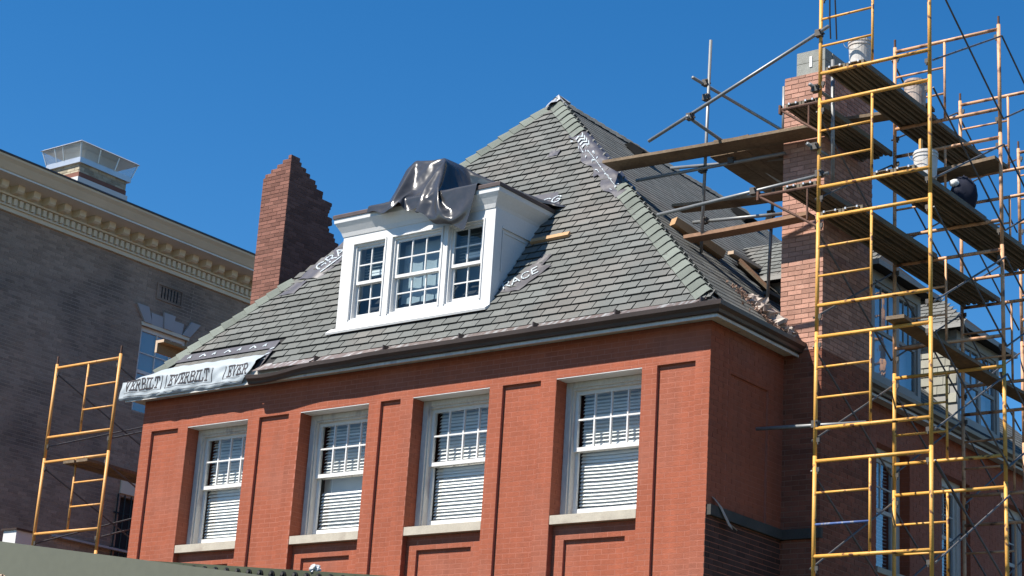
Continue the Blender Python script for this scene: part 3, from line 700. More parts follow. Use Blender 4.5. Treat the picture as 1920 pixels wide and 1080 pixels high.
# cornice: cove crown on three sides + brown metal roof edge
cp = [(.0, 10.50), (.010, 10.50), (.030, 10.56), (.075, 10.64), (.115, 10.70), (.120, 10.765), (.0, 10.765)]
YB = 1.52
def run(p, q):
    o = p[0]
    return {0: (DX0-o, YB, p[1]), 1: (DX0-o, DY-o, p[1]), 2: (DX1+o*1.25, DY-o, p[1]), 3: (DX1+o*1.25, YB, p[1])}[q]
cr = MB().extrude(cp, run, [0, 1, 2, 3]); cr.build('cornice', 'white', dorm)
rm = MB().extrude([(-.02, 10.767), (.135, 10.767), (.138, 10.815), (.125, 10.83), (-.02, 10.85)], run, [0, 1, 2, 3]); rm.build('roof_edge', 'rim', dorm)
MB().hexa([(DX0, DY, 10.78), (DX1, DY, 10.78), (DX1, 1.6, 10.78), (DX0, 1.6, 10.78), (DX0, DY, 10.845), (DX1, DY, 10.845), (DX1, 1.6, 10.95), (DX0, 1.6, 10.95)]).build('dormer_roof', 'rim', dorm)
MB().hexa([(DX0-.10, DY-.10, 8.975), (DX1+.03, DY-.10, 8.975), (DX1+.03, DY+.02, 9.05), (DX0-.10, DY+.02, 9.05), (DX0-.10, DY-.11, 9.005), (DX1+.03, DY-.11, 9.005), (DX1+.03, DY-.004, 9.085), (DX0-.10, DY-.004, 9.085)]).build('base_flashing', 'white', dorm)
MB().box(DX0+.1, DX1-.1, .62, .65, 9.1, 10.5).build('room_shade', 'room_teal', dorm)
for wi, (a, b) in enumerate(OPN):
    z0, z1 = 9.185, 10.354; zr = 9.735; n = 3 if wi == 1 else 2
    f = MB(); y = DY+.025
    f.box(a, a+.03, y, y+.12, z0, z1); f.box(b-.03, b, y, y+.12, z0, z1); f.box(a+.03, b-.03, y, y+.12, z1-.03, z1); f.box(a+.03, b-.03, y-.01, y+.12, z0, z0+.025)
    win = f.build('dormer_window', 'white', house)
    # raised casing outline
    t = MB(); q = .022; t.box(a-q, a, DY-.014, DY-.001, z0-.0, z1+q); t.box(b, b+q, DY-.014, DY-.001, z0, z1+q); t.box(a, b, DY-.014, DY-.001, z1, z1+q); t.build('casing', 'white', win)
    for up in (1, 0):
        s = MB(); ya = DY+(.055 if up else .095); yb = ya+.035; x0, x1 = a+.03, b-.03; gx0, gx1 = x0+.042, x1-.042
        za, zb = (zr, z1-.03) if up else (z0+.025, zr+.03)
        ga, gb = (za+.045, zb-.04) if up else (za+.07, zb-.035)
        s.box(x0, gx0, ya, yb, za, zb); s.box(gx1, x1, ya, yb, za, zb); s.box(gx0, gx1, ya, yb, za, ga); s.box(gx0, gx1, ya, yb, gb, zb)
        cw = (gx1-gx0)/n; zm = (ga+gb)/2
        for i in range(1, n): s.box(gx0+cw*i-.009, gx0+cw*i+.009, ya+.004, yb-.004, ga, gb)
        for i in range(n): s.box(gx0+cw*i+(.009 if i else 0), gx0+cw*(i+1)-(.009 if i < n-1 else 0), ya+.006, yb-.006, zm-.009, zm+.009)
        s.build('upper_sash' if up else 'lower_sash', 'white', win)
        for i in range(n):
            for (c, e_) in ((ga, zm-.009), (zm+.009, gb)): MB().box(gx0+cw*i+.003, gx0+cw*(i+1)-.003, ya+.016, ya+.019, c, e_, skip=(0, 1, 3, 4, 5)).build('pane', 'glass_dormer', win)
    # what shows behind the glass
    mb = MB()
    if wi == 1: mb.grid(24, 4, lambda u, v: (lerp(a+.04, b-.04, u), DY+.24+.008*math.sin(u*19+v*2), lerp(z0+.05, z1-.06, v))); mb.build('curtain', 'curtain', win, smooth=True, fix=False)
    else:
        for i in range(9): MB().box(a+.05, b-.05, DY+.20, DY+.235, z1-.1-i*.045, z1-.096-i*.045).build('blind_slat', 'curtain', win, fix=False)
        MB().box(a+.16, b-.07, DY+.205, DY+.24, 9.90, 9.98).build('blind_rail', 'blind', win)

# ---- side dormers on the right slope
def side_dormer(y0, y1, xf, ztop, zr):
    yc = (y0+y1)/2; o = .22; d = MB()
    xk = RO-(ztop+.0-RZ)/((AP.z-RZ)/(RO-AP.x))       # where eave level meets the roof
    zb = zs(xf)-.02
    d.box(xf-.12, xf, y0, y0+.10, zb, ztop); d.box(xf-.12, xf, y1-.10, y1, zb, ztop); d.box(xf-.12, xf, y0+.10, y1-.10, ztop-.14, ztop); d.box(xf-.12, xf, y0+.10, y1-.10, zb, zb+.10)
    for y in (y0, y1-.1): d.hexa([(xf-.12, y, zb), (xf-.12, y+.1, zb), (xk-.1, y+.1, ztop-.02), (xk-.1, y, ztop-.02), (xf-.12, y, ztop), (xf-.12, y+.1, ztop), (xk-.1, y+.1, ztop), (xk-.1, y, ztop)])
    dm = d.build('side_dormer', 'siding', house)
    s = MB(); ym = y0+.10
    cols = [y0+.10, (y0+y1)/2+.10, y1-.10]
    for ya, yb in zip(cols[:-1], cols[1:]):
        s.box(xf-.08, xf-.03, ya, ya+.045, zb+.1, ztop-.14); s.box(xf-.08, xf-.03, yb-.045, yb, zb+.1, ztop-.14)
        for z in (zb+.10, (zb+ztop)/2-.06, ztop-.19): s.box(xf-.08, xf-.03, ya+.045, yb-.045, z, z+.05)
        n = 3
        for i in range(1, n): yy = lerp(ya+.045, yb-.045, i/n); s.box(xf-.07, xf-.04, yy-.009, yy+.009, (zb+ztop)/2-.01, ztop-.19)
        MB().box(xf-.057, xf-.053, ya+.045, yb-.045, zb+.15, ztop-.19, skip=(0, 1, 2, 4, 5)).build('pane', 'glass_far', dm)
    s.build('window_sash', 'siding', dm)
    MB().box(xf-.20, xf-.19, y0+.1, y1-.1, zb+.1, ztop-.1).build('room_shade', 'shade', dm)
    # hipped roof
    e0, e1, ex_ = y0-o, y1+o, xf+o; xr = RO-(zr-RZ)/((AP.z-RZ)/(RO-AP.x)); ze = ztop+.02
    xe = RO-(ze-RZ)/((AP.z-RZ)/(RO-AP.x)); R1 = V((xf-.75, yc, zr)); R2 = V((xr, yc, zr))
    E = [V((xe, e0, ze)), V((ex_, e0, ze)), V((ex_, e1, ze)), V((xe, e1, ze))]
    q = MB(); q.face([E[0], E[1], R1, R2]); q.face([E[1], E[2], R1]); q.face([E[2], E[3], R2, R1]); q.face([E[3], E[2], E[1], E[0]])
    dr = q.build('dormer_roof', 'felt', dm, fix=False)
    q = MB(); q.box(xe, ex_-.003, e0-.012, e0, ze-.05, ze+.03); q.box(ex_, ex_+.012, e0-.012, e1+.012, ze-.05, ze+.03); q.box(xe, ex_-.003, e1, e1+.012, ze-.05, ze+.03); q.build('eave_board', 'siding', dm)
    # shingles of the slope that faces the street
    f0, f1 = E[1]-E[0], None; up = (R2-E[0]); up = V((0, yc-e0, zr-ze)); L = up.length; up = up/L; n = V((0, -(zr-ze), yc-e0)).normalized(); mb = MB(); s = .0; k = 0
    while s < L-.02:
        f = s/L; lo = lerp(xe, xr, f); hi = lerp(ex_, R1.x, f); x = lo-(.13 if k % 2 else 0)
        while x < hi:
            a, b = max(lo, x+.005), min(hi, x+.262)
            if b-a > .03: shingle_hex(lambda c, e, h: V((c, e0, ze)) + up*e + n*h, .02, s, min(L, s+EXP), mb, a, b, rnd(0, 1))
            x += .268
        s += EXP*.9; k += 1
    mb.build('shingle_field', ['shingle', 'shingle_edge'], dm, fix=False, kind='stuff')
    return dm, zb, xk
side_dormer(4.32, 5.92, .0, 10.28, 11.22)
dm, zb, xk = side_dormer(7.48, 9.08, -.13, 10.22, 11.12)
# shakes on the sunlit cheek of the farther dormer
z = zb; k = 0
while z < 10.2:
    x = -.13-.008-(.12 if k % 2 else 0); h = .15
    while True:
        a, b = x-rnd(.16, .24), x
        if zs(a) > z+h*.5 or a < -1.75: break
        MB().hexa([(a+.004, 7.455, z), (min(b, -.135)-.004, 7.455, z), (min(b, -.135)-.004, 7.482, z), (a+.004, 7.482, z), (a+.004, 7.470, z+h), (min(b, -.135)-.004, 7.470, z+h), (min(b, -.135)-.004, 7.482, z+h), (a+.004, 7.482, z+h)], t=rnd(0, 1)).build('shake', 'shake', dm)
        x = a
    z += h; k += 1

# ================================================================ THINGS ON THE ROOF
# black plastic sheet over the front dormer
def settle_sheet():
    """lets a plastic sheet fall over a small frame standing on the dormer roof and returns the resting grid"""
    tmp = []
    def block(x0, x1, y0, y1, z0, z1, tx=0., ty=0.):
        o = MB().hexa([(x0, y0, z0), (x1, y0, z0), (x1, y1, z0), (x0, y1, z0), (x0+tx, y0+ty, z1), (x1-tx, y0+ty, z1), (x1-tx, y1-ty, z1), (x0+tx, y1-ty, z1)]).build('settle_block', 'black')
        o.modifiers.new('hit', 'COLLISION'); o.collision.thickness_outer = .012; o.collision.cloth_friction = 40; tmp.append(o)
    block(-6.69, -3.58, .073, 1.9, 10.50, 10.84); block(-6.58, -3.74, .215, 1.9, 9.0, 10.5)
    block(-5.66, -4.88, .42, 1.0, 10.84, 11.48, .05, .04); block(-5.56, -5.10, .55, .9, 11.48, 11.56, .05, .05)
    nx, ny = 60, 62; x0, x1, y0, y1 = -5.98, -3.50, -.60, 1.5; rr = random.Random(3); v = []; f = []
    for i in range(nx+1):
        for j in range(ny+1):
            x = x0+(x1-x0)*i/nx; ya = y0+.04*i/nx+.03*math.sin(i*.5); y = ya+(y1-ya)*j/ny
            v.append((x+.04*(y+.2), y, 11.62-max(0, y-.98)*1.3+.02*math.sin(x*9+y*3)+rr.uniform(-.004, .004)+.03*math.sin(x*4)))
    for i in range(nx):
        for j in range(ny): a = i*(ny+1)+j; f.append((a, a+ny+1, a+ny+2, a+1))
    me = bpy.data.meshes.new('settle_sheet'); me.from_pydata(v, [], f); me.update(); c = link('settle_sheet', me); tmp.append(c)
    vg = c.vertex_groups.new(name='pin')
    for k, p in enumerate(v):
        if k % (ny+1) == ny or (-5.54 < p[0] < -4.98 and .50 < p[1] < .94): vg.add([k], 1.0, 'REPLACE')
    mo = c.modifiers.new('fall', 'CLOTH'); q = mo.settings; q.vertex_group_mass = 'pin'
    q.quality = 7; q.mass = .25; q.tension_stiffness = 25; q.compression_stiffness = 25; q.shear_stiffness = 12; q.bending_stiffness = 1.6; q.air_damping = 1.2
    k = mo.collision_settings; k.distance_min = .012; k.collision_quality = 3; k.use_self_collision = True; k.self_distance_min = .008
    mo.point_cache.frame_start = 1; mo.point_cache.frame_end = 90
    for fr in range(1, 86): sc.frame_set(fr)
    ev = c.evaluated_get(bpy.context.evaluated_depsgraph_get()); P = [p.co.copy() for p in ev.data.vertices]
    for o in tmp: bpy.data.objects.remove(o)
    sc.frame_set(1)
    return nx, ny, P
SNX, SNY, SP = settle_sheet()
tp = MB().grid(SNX, SNY, lambda u, v: SP[round(u*SNX)*(SNY+1)+round(v*SNY)]).build('plastic_sheet', 'plastic', None, smooth=True, fix=False, label='shiny black plastic sheet draped over the top of the white dormer', cat='plastic sheet')
sb = tp.modifiers.new('smooth', 'SUBSURF'); sb.levels = 1; sb.render_levels = 1
def poly(u, v): return V((lerp(-4.45, -3.80, u), lerp(.45, .95, u)+.1*v, lerp(11.10, 10.87, u)+lerp(.10, -.05, v)+.015*math.sin(u*9+v*7)))
MB().grid(16, 8, poly).build('polythene_flap', 'poly', tp, smooth=True, fix=False)
bt = MB()
def fb(x, s, h): return fpt(x, s, h)
s1, s2 = y2s(.985), y2s(1.03)
bt.hexa([fb(-3.64, s1, .03), fb(-2.985, s1+.02, .03), fb(-2.985, s2+.02, .03), fb(-3.64, s2, .03), fb(-3.64, s1, .075), fb(-2.985, s1+.02, .075), fb(-2.985, s2+.02, .075), fb(-3.64, s2, .075)])
bt.build('wood_batten', 'lumber', label='short pale wood batten nailed on the shingles right of the dormer', cat='batten')
# two nailed boards sticking out past the left hip
bm_ = MB(); bm_.box(-10.95, -10.905, .66, 2.0, 9.36, 9.56); lb = bm_.build('lumber_brace', ['lumber'], label='new lumber angle sticking out past the left roof edge', cat='lumber')
MB().box(-10.903, -10.76, .66, 2.0, 9.515, 9.56).build('flange_board', 'lumber', lb)
MB().box(-10.951, -10.904, .650, .659, 9.358, 9.561).build('end_grain', 'lumber_end', lb); MB().box(-10.902, -10.759, .650, .659, 9.514, 9.561).build('end_grain', 'lumber_end', lb)
# timber blocks on the right slope
def beam(a, b, w_, h_, mat_, name, label, cat, parent=None):
    a, b = V(a), V(b); d = (b-a).normalized(); s_ = d.cross(V((0, 0, 1))).normalized()*w_/2; u_ = s_.cross(d).normalized()*h_/2
    return MB().hexa([a-s_-u_, a+s_-u_, b+s_-u_, b-s_-u_, a-s_+u_, a+s_+u_, b+s_+u_, b-s_+u_]).build(name, mat_, parent, label=label, cat=cat)
beam(rp(-1.82, 1.75, .08), rp(-1.50, 2.55, .08), .14, .12, 'lumber', 'timber_block', 'stubby timber wedge lying on the right roof slope under the planks', 'timber')
beam(rp(-1.78, 3.50, .06), rp(-1.40, 3.80, .0), .12, .05, 'plank_red', 'torn_board', 'broken board hanging in the roof hole by the chimney', 'board')
beam(rp(-1.65, 3.30, .05), rp(-1.02, 3.72, -.02), .16, .03, 'plank', 'torn_board', 'grey broken sheathing board in the roof hole by the chimney', 'board')
beam(rp(-1.95, 3.55, .06), rp(-1.95, 4.5, .06), .10, .05, 'lumber_end', 'ledger_strip', 'pale wood strip across the top of the roof hole', 'board')
beam(rp(-1.02, 3.0, .05), rp(-.95, 4.2, .05), .16, .05, 'shingle', 'shingle_bundle', 'loose strip of shingles below the roof hole', 'shingles')
# crumpled paper and rubble at the foot of the chimney
def lump(c, rx, ry, rz, seed, n=14, m_=9, amp=.35):
    rr = random.Random(seed); ph = [rr.uniform(0, 6.28) for _ in range(8)]; mb = MB()
    def f(u, v):
        a, b = u*2*math.pi, v*math.pi
        k = 1+amp*(.45*math.sin(3*a+ph[0])*math.sin(2*b+ph[1])+.35*math.sin(5*a+ph[2]+3*b)+.3*math.sin(9*a+ph[3])*math.sin(6*b+ph[4]))
        return V((c[0]+rx*k*math.cos(a)*math.sin(b), c[1]+ry*k*math.sin(a)*math.sin(b), c[2]-rz*k*math.cos(b)))
    return mb.grid(n, m_, f)
pg = thing('crumpled_paper', 'dusty crumpled paper heaped where roof, gutter and salmon chimney meet', 'paper', tuple(rp(-.2, 1.6)))
for i, (x, y, s) in enumerate(((-.36, 1.66, .11), (-.20, 1.58, .13), (-.04, 1.66, .11), (.09, 1.72, .09), (-.48, 1.72, .07))):
    c = rp(x, y, .05); lump(c, s*1.15, s, s*.7, i+3, 11, 7, .9).build('paper_wad', 'rag', pg, fix=False)
rb = MB()
for i in range(420):
    x = -.75+abs(rnd(0, 1)**.6)*.85; y = 1.80-abs(random.gauss(0, .22)); c = rp(x, y, .03); s = rnd(.008, .03)
    rb.hexa([c+V((rnd(-s, s), rnd(-s, s), rnd(-s, s)*.5+q)) for q in (-s*.4, -s*.4, -s*.4, -s*.4, s*.6, s*.6, s*.6, s*.6)], t=rnd(0, 1))
rb.build('rubble', 'rubble', label='brick dust and mortar rubble on shingles at the chimney foot', cat='rubble', kind='stuff', fix=False)

# ================================================================ NEIGHBOUR BUILDING
NX = -13.3; NY0, NY1 = -6.0, 16.0; NZT = 11.76
nb = thing('apartment_building', 'dark brown brick building with cream dentil cornice in shade at left', 'building', (-17, 5, GZ))
WY0, WY1, WZ0, WZ1 = 2.38, 3.50, 9.05, 10.60       # its window
W2 = (2.36, 3.3, 5.9, 7.50)
rects = [(NY0, WY0, 6, NZT), (WY1, NY1, 6, NZT), (WY0, WY1, WZ1, NZT), (WY0, WY1, W2[3]+.3, WZ0)]
b = MB(); b.box(-20, NX-.12, NY0, NY1, GZ, NZT+.02)
for (y0, y1, z0, z1) in rects: b.box(NX-.12, NX-.004, y0, y1, z0, z1)
b.box(NX-.12, NX-.004, WY0, WY1, W2[3], W2[3]+.3); b.box(NX-.12, NX-.004, NY0, NY1, GZ, 6)
nw = b.build('wall', 'mortar_brown', nb)
B = []; bricks([(max(y0, -2.2), min(y1, 5.6), z0, z1) for (y0, y1, z0, z1) in rects if y0 < 5.6], (NX-.004, 0, 0), (0, 1, 0), (0, 0, 1), (1, 0, 0), B, L=.19, H=.0602, j=.010, proud=.004, jit=.002)
emit_bricks(B, nw, ['brick_brown'], limit=0)
def ybox(mb, o0, o1, z0, z1, y0=NY0, y1=NY1): mb.box(NX+o0, NX+o1, y0, y1, z0, z1)
c = MB(); ybox(c, .0, .05, 11.70, 11.77); ybox(c, .0, .09, 11.772, 11.80); c.build('cornice_fascia', 'cream', nb)
c = MB(); ybox(c, .0, .07, 11.803, 11.93); c.build('dentil_band', 'cream_white', nb)
y = -1.9
dn = MB().box(-.055, .0, -.035, .035, -.055, .055).mesh('dentil', ['cream'])
while y < 5.5: link('dentil', dn, nb, loc=(NX+.072+.055, y, 11.868)).matrix_parent_inverse = INV[nb.name]; y += .125
c = MB(); ybox(c, .0, .16, 11.933, 11.965); ybox(c, .0, .12, 11.968, 12.10); c.build('bed_mould', 'cream', nb)
c = MB(); ybox(c, .0, .62, 12.102, 12.13); c.build('cornice_soffit', 'cream_white', nb)
mdm = MB(); mdm.extrude([(.0, -.13), (.16, -.13), (.20, -.10), (.21, 0), (.0, 0)], lambda p, t_: (p[0], t_, p[1]), [-.07, .07]); mdm = mdm.mesh('modillion', ['cream'])
y = -1.85
while y < 5.5: link('modillion', mdm, nb, loc=(NX+.121, y, 12.10)).matrix_parent_inverse = INV[nb.name]; y += .335
c = MB(); c.extrude([(.0, 12.132), (.60, 12.132), (.63, 12.15), (.72, 12.25), (.78, 12.30), (.79, 12.33), (.0, 12.33)], lambda p, t_: (NX+p[0], t_, p[1]), [NY0, NY1]); c.build('crown_moulding', 'cream', nb)
c = MB(); ybox(c, -6.7, .81, 12.332, 12.36); c.build('roof_edge', 'gutter', nb)
# window with lintel stones
f = MB(); x = NX-.06; f.box(x-.05, x, WY0+.01, WY0+.07, WZ0, WZ1); f.box(x-.05, x, WY1-.07, WY1-.01, WZ0, WZ1); f.box(x-.05, x, WY0+.07, WY1-.07, WZ1-.08, WZ1); f.box(x-.05, x, WY0+.07, WY1-.07, 9.75, 9.81)
f.box(x-.045, x-.01, WY0+.44, WY0+.46, 9.81, WZ1-.08); f.box(x-.045, x-.01, WY0+.78, WY0+.80, 9.81, WZ1-.08); f.box(x-.045, x-.01, WY0+.07, WY1-.07, 10.12, 10.14)
wn = f.build('window', 'cream_white', nb)
MB().box(x-.03, x-.026, WY0+.07, WY1-.07, WZ0, WZ1-.08, skip=(0, 1, 2, 4, 5)).build('pane', 'glass_far', wn)
MB().box(NX-.003, NX+.02, WY0-.02, WY1+.02, WZ1-.001, WZ1+.06).build('window_head', 'cream', wn)
MB().box(x-.22, x-.21, WY0, WY1, WZ0, WZ1).build('room_shade', 'dark_room', wn)
q = MB(); q.grid(40, 10, lambda u, v: (x-.09+.015*math.sin(u*55), lerp(WY0+.06, WY0+.95, u), 9.80+lerp(0, (.50-.28*u)+.30*math.exp(-((u-.16)/.07)**2), v))); q.build('curtain', 'curtain_green', wn, smooth=True, fix=False)
for ((a, b_), (c_, d_), hi) in (((2.40, 2.58), (2.17, 2.46), 1), ((2.59, 2.86), (2.53, 2.82), 0), ((2.87, 3.07), (2.83, 3.11), 1), ((3.08, 3.32), (3.13, 3.36), 0), ((3.33, 3.51), (3.51, 3.74), 1)):
    zt = 10.95 if hi else 10.87; k = (zt-10.66)/.29
    c_, d_ = lerp(a, c_, k), lerp(b_, d_, k); o = .045 if hi else .025
    MB().hexa([(NX, a, 10.661), (NX+o, a, 10.661), (NX+o, b_, 10.661), (NX, b_, 10.661), (NX, c_, zt), (NX+o, c_, zt), (NX+o, d_, zt), (NX, d_, zt)], t=rnd(0, 1)).build('voussoir', 'voussoir', wn)
# wall vent
v = MB(); v.box(NX-.002, NX+.02, 2.62, 3.25, 11.16, 11.19); v.box(NX-.002, NX+.02, 2.62, 3.25, 11.44, 11.47); v.box(NX-.002, NX+.02, 2.62, 2.65, 11.19, 11.44); v.box(NX-.002, NX+.02, 3.22, 3.25, 11.19, 11.44)
vn = v.build('wall_vent', 'brick_brown', nb)
for i in range(6): MB().box(NX+.0, NX+.012, 2.74+i*.075, 2.755+i*.075, 11.21, 11.42).build('vent_bar', 'black', vn)
# lower window with grille
f = MB(); f.box(NX-.11, NX-.10, W2[0], W2[1], 5.5, W2[3]); wn2 = f.build('window', 'dark_room', nb)
for i in range(7): MB().tube((NX+.03, W2[0]-.06+i*.15, 5.6), (NX+.03, W2[0]-.06+i*.15, W2[3]+.03), .014, 6).build('grille_bar', 'black', wn2)
for z in (6.0, 6.6, 7.2): MB().tube((NX+.03, W2[0]-.12, z), (NX+.03, W2[1], z), .012, 6).build('grille_bar', 'black', wn2)
MB().box(NX-.002, NX+.03, W2[0]-.02, W2[1]+.1, W2[3]+.05, W2[3]+.38).build('lintel', 'cream', wn2)
MB().box(NX-.002, NX+.06, W2[0]-.1, W2[1]+.1, W2[3]+.38, W2[3]+.46).build('lintel_cap', 'voussoir', wn2)
MB().box(NX-.002, NX+.10, 1.0, 4.0, 6.545, 6.58).build('ledge', 'voussoir', nb)
# its chimney with a sheet metal cap
nc = MB().box(-15.35, -14.5, 1.49, 2.61, 12.3, 13.62).build('chimney', 'mortar_brown', nb)
B = []; bricks([(-15.35, -14.5, 13.43, 13.62)], (0, 1.486, 0), (1, 0, 0), (0, 0, 1), (0, -1, 0), B); bricks([(1.49, 2.61, 13.43, 13.62)], (-14.497, 0, 0), (0, 1, 0), (0, 0, 1), (1, 0, 0), B)
emit_bricks(B, nc, ['buff_brick'], limit=0)
MB().box(-15.36, -14.488, 1.478, 2.622, 13.335, 13.43).build('red_brick_course', 'brick_red', nc)
MB().box(-15.39, -14.46, 1.45, 2.65, 12.9, 13.33).build('base_flashing', 'flash_white', nc)
f = MB(); f.box(-15.40, -14.44, 1.43, 2.67, 13.60, 13.70); f.build('cap_base', 'metal_sheet', nc)
f = MB(); X0, X1, Y0_, Y1_ = -15.50, -14.35, 1.33, 2.77
f.hexa([(X0, Y0_, 13.96), (X1, Y0_, 13.96), (X1, Y1_, 13.96), (X0, Y1_, 13.96), (X0+.05, Y0_+.05, 14.0), (X1-.05, Y0_+.05, 14.0), (X1-.05, Y1_-.05, 14.0), (X0+.05, Y1_-.05, 14.0)]); f.build('cap_lid', 'metal_sheet', nc)
for (xa, ya, xb, yb) in ((-15.40, 1.43, -15.47, 1.36), (-14.44, 1.43, -14.38, 1.36), (-14.44, 2.67, -14.38, 2.74), (-15.4, 2.67, -15.47, 2.74), (-14.44, 1.84, -14.38, 1.82), (-14.44, 2.25, -14.38, 2.28), (-14.9, 1.43, -14.9, 1.36), (-15.1, 1.43, -15.13, 1.36)):
    MB().tube((xa, ya, 13.70), (xb, yb, 13.96), .012, 6).build('cap_strut', 'metal_sheet', nc)
MB().box(-15.20, -14.62, 1.66, 2.44, 13.70, 13.955).build('flue_liner', 'flash_white', nc)
f = MB()   # mesh screen: fine wires
for i in range(64):
    t_ = i/63
    f.tube((-14.45, lerp(1.44, 2.66, t_), 13.70), (-14.38, lerp(1.36, 2.74, t_), 13.96), .004, 4)
    if i < 49: f.tube((lerp(-15.39, -14.45, i/48), 1.44, 13.70), (lerp(-15.47, -14.38, i/48), 1.36, 13.96), .004, 4)
f.build('cap_mesh', 'metal_sheet', nc)
NK = 1.125; nb.scale = (NK, NK, NK); nb.location = (-20.69, 8.075, GZ-.2133)
# pale pillar in front of the neighbour
pl = MB().box(-13.12, -12.80, -.15, .20, GZ, 6.42).build('porch_pillar', 'white', label='white pillar with dark cap at the lower left beside the scaffold', cat='pillar')
MB().box(-13.15, -12.77, -.18, .23, 6.42, 6.45).build('pillar_cap', 'gutter', pl)

# ================================================================ SCAFFOLD TOWERS
FWD = 1.524; PR_ = .026
def frame_parts(ladder_left):
    """one welded frame: local x 0..1.524, z 0..1.567; bottom bar .40, top bar 1.50"""
    f = MB(); f.tube((0, 0, 0), (0, 0, 1.567), PR_, 10); f.tube((FWD, 0, 0), (FWD, 0, 1.567), PR_, 10)
    bars = {}
    f.tube((0, 0, 1.50), (FWD, 0, 1.50), .024, 10)
    f.tube((0, 0, .34), (FWD, 0, .34), .024, 10)
    xm = .74 if ladder_left else FWD-.74
    bars['ladder_rail'] = MB().tube((xm, 0, .34), (xm, 0, 1.50), .018, 8)
    x0, x1 = (0, xm) if ladder_left else (xm, FWD)
    r1 = MB().tube((x0, 0, .725), (x1, 0, .725), .016, 8); r2 = MB().tube((x0, 0, 1.11), (x1, 0, 1.11), .016, 8)
    lk = []
    for x in (0, FWD):
        for z in (.19, 1.39):
            sx = -.045 if x else .045
            lk.append(MB().box(min(x+sx*.3, x+sx*1.4), max(x+sx*.3, x+sx*1.4), -.012, .012, z-.02, z+.035).box(x+sx*.9-.006, x+sx*.9+.006, -.014, .014, z-.05, z-.018))
    return f, bars, (r1, r2), lk
def make_frames(pmat, ladder_left):
    f, bars, rungs, lk = frame_parts(ladder_left)
    return f.mesh('frame', [pmat], True), {k: v_.mesh(k, [pmat], True) for k, v_ in bars.items()}, [r_.mesh('rung', [pmat], True) for r_ in rungs], [q.mesh('brace_lock', ['coupler']) for q in lk]
SETS = {k: make_frames(k, True) for k in ('yellow', 'orange')}; SETL = make_frames('amber', False)
blue = frame_parts(True)[2][0].mesh('rung', ['blue_paint'], True)
def put_frame(th, S, loc, blue_rung=False):
    f = link('frame', S[0], th, loc=loc)
    for k, me in S[1].items(): link(k, me, f)
    for i, me in enumerate(S[2]): link('rung', blue if (blue_rung and i == 0) else me, f)
    for me in S[3]: link('brace_lock', me, f)
    return f
def braces(th, x, ya, yb, zj):
    for (z0, z1) in ((zj+.19, zj+1.39), (zj+1.39, zj+.19)):
        off = .03 if z0 < z1 else -.03
        MB().tube((x, ya, z0), (x, yb, z1), .013, 6).build('cross_brace', 'brace', th)
# right tower
TX, TY, TD = 1.103, .683, 2.134; ZTOP = 12.90
J = [ZTOP-PITCH for PITCH in [1.567*(k+1) for k in range(8)]]
tw = thing('scaffold_tower', 'tall yellow ladder frame scaffold wrapped around the right chimney', 'scaffold', (TX+.76, TY+3.2, GZ))
for bi in range(4):
    for k, zj in enumerate(J):
        S = SETS['yellow'] if (bi == 0 or (bi == 1 and k > 2)) else SETS['orange']
        put_frame(tw, S, (TX, TY+bi*TD, zj), blue_rung=(bi == 0 and k == 4))
        if bi < 3:
            if not (bi == 0 and k < 1): braces(tw, TX-.045, TY+bi*TD, TY+(bi+1)*TD, zj)
            braces(tw, TX+FWD+.045, TY+bi*TD, TY+(bi+1)*TD, zj)
    for x in (TX, TX+FWD):
        MB().tube((x, TY+bi*TD, ZTOP), (x, TY+bi*TD, ZTOP+.12), .017, 8).build('coupling_pin', 'rust', tw)
        MB().tube((x, TY+bi*TD, GZ+.02), (x, TY+bi*TD, J[-1]), .019, 8).build('leveling_jack', 'rust', tw)
        MB().box(x-.08, x+.08, TY+bi*TD-.08, TY+bi*TD+.08, GZ+.005, GZ+.02).build('base_plate', 'rust', tw)
for x in (TX, TX+FWD):       # front frame carries one more lift out of the picture
    pass
put_frame(tw, SETS['yellow'], (TX, TY, ZTOP)); 
def bracket(x1, z, L, dz):
    b = MB(); b.tube((x1, TY, z), (x1-L, TY, z), .022, 8); b.tube((x1-L, TY, z-.01), (x1, TY, z-dz), .017, 8); b.tube((x1-.16, TY, z), (x1-.16, TY, z-dz*.78), .014, 8); b.box(x1-L-.03, x1-L+.0, TY-.03, TY+.03, z-.06, z+.06)
    b.build('side_bracket', 'rust', tw)
bracket(TX, 11.285, .56, .42); bracket(TX, 10.14, .86, .56)
for i in range(2): bracket(TX, 11.285-.002, .56, .42) if 0 else None
# left tower
LTX, LTY = -12.345, -.15
tl = thing('scaffold_tower', 'orange ladder frame scaffold standing in the gap left of the house', 'scaffold', (LTX+.76, LTY+1.5, GZ))
LZT = 9.05
LJ = [LZT-1.567*(k+1)+.065 for k in range(5)]
for bi in range(2):
    for zj in LJ:
        put_frame(tl, SETL, (LTX, LTY+bi*3.05, zj))
        if bi == 0:
            for x in (LTX+.045, LTX+FWD-.045): braces(tl, x, LTY, LTY+3.05, zj)
    for x in (LTX, LTX+FWD):
        zt = LJ[0]+1.567
        MB().tube((x, LTY+bi*3.05, zt), (x, LTY+bi*3.05, zt+.13), .017, 8).build('coupling_pin', 'rust', tl)
        MB().tube((x, LTY+bi*3.05, GZ+.02), (x, LTY+bi*3.05, LJ[-1]), .019, 8).build('leveling_jack', 'rust', tl)
        MB().box(x-.08, x+.08, LTY+bi*3.05-.08, LTY+bi*3.05+.08, GZ+.005, GZ+.02).build('base_plate', 'rust', tl)

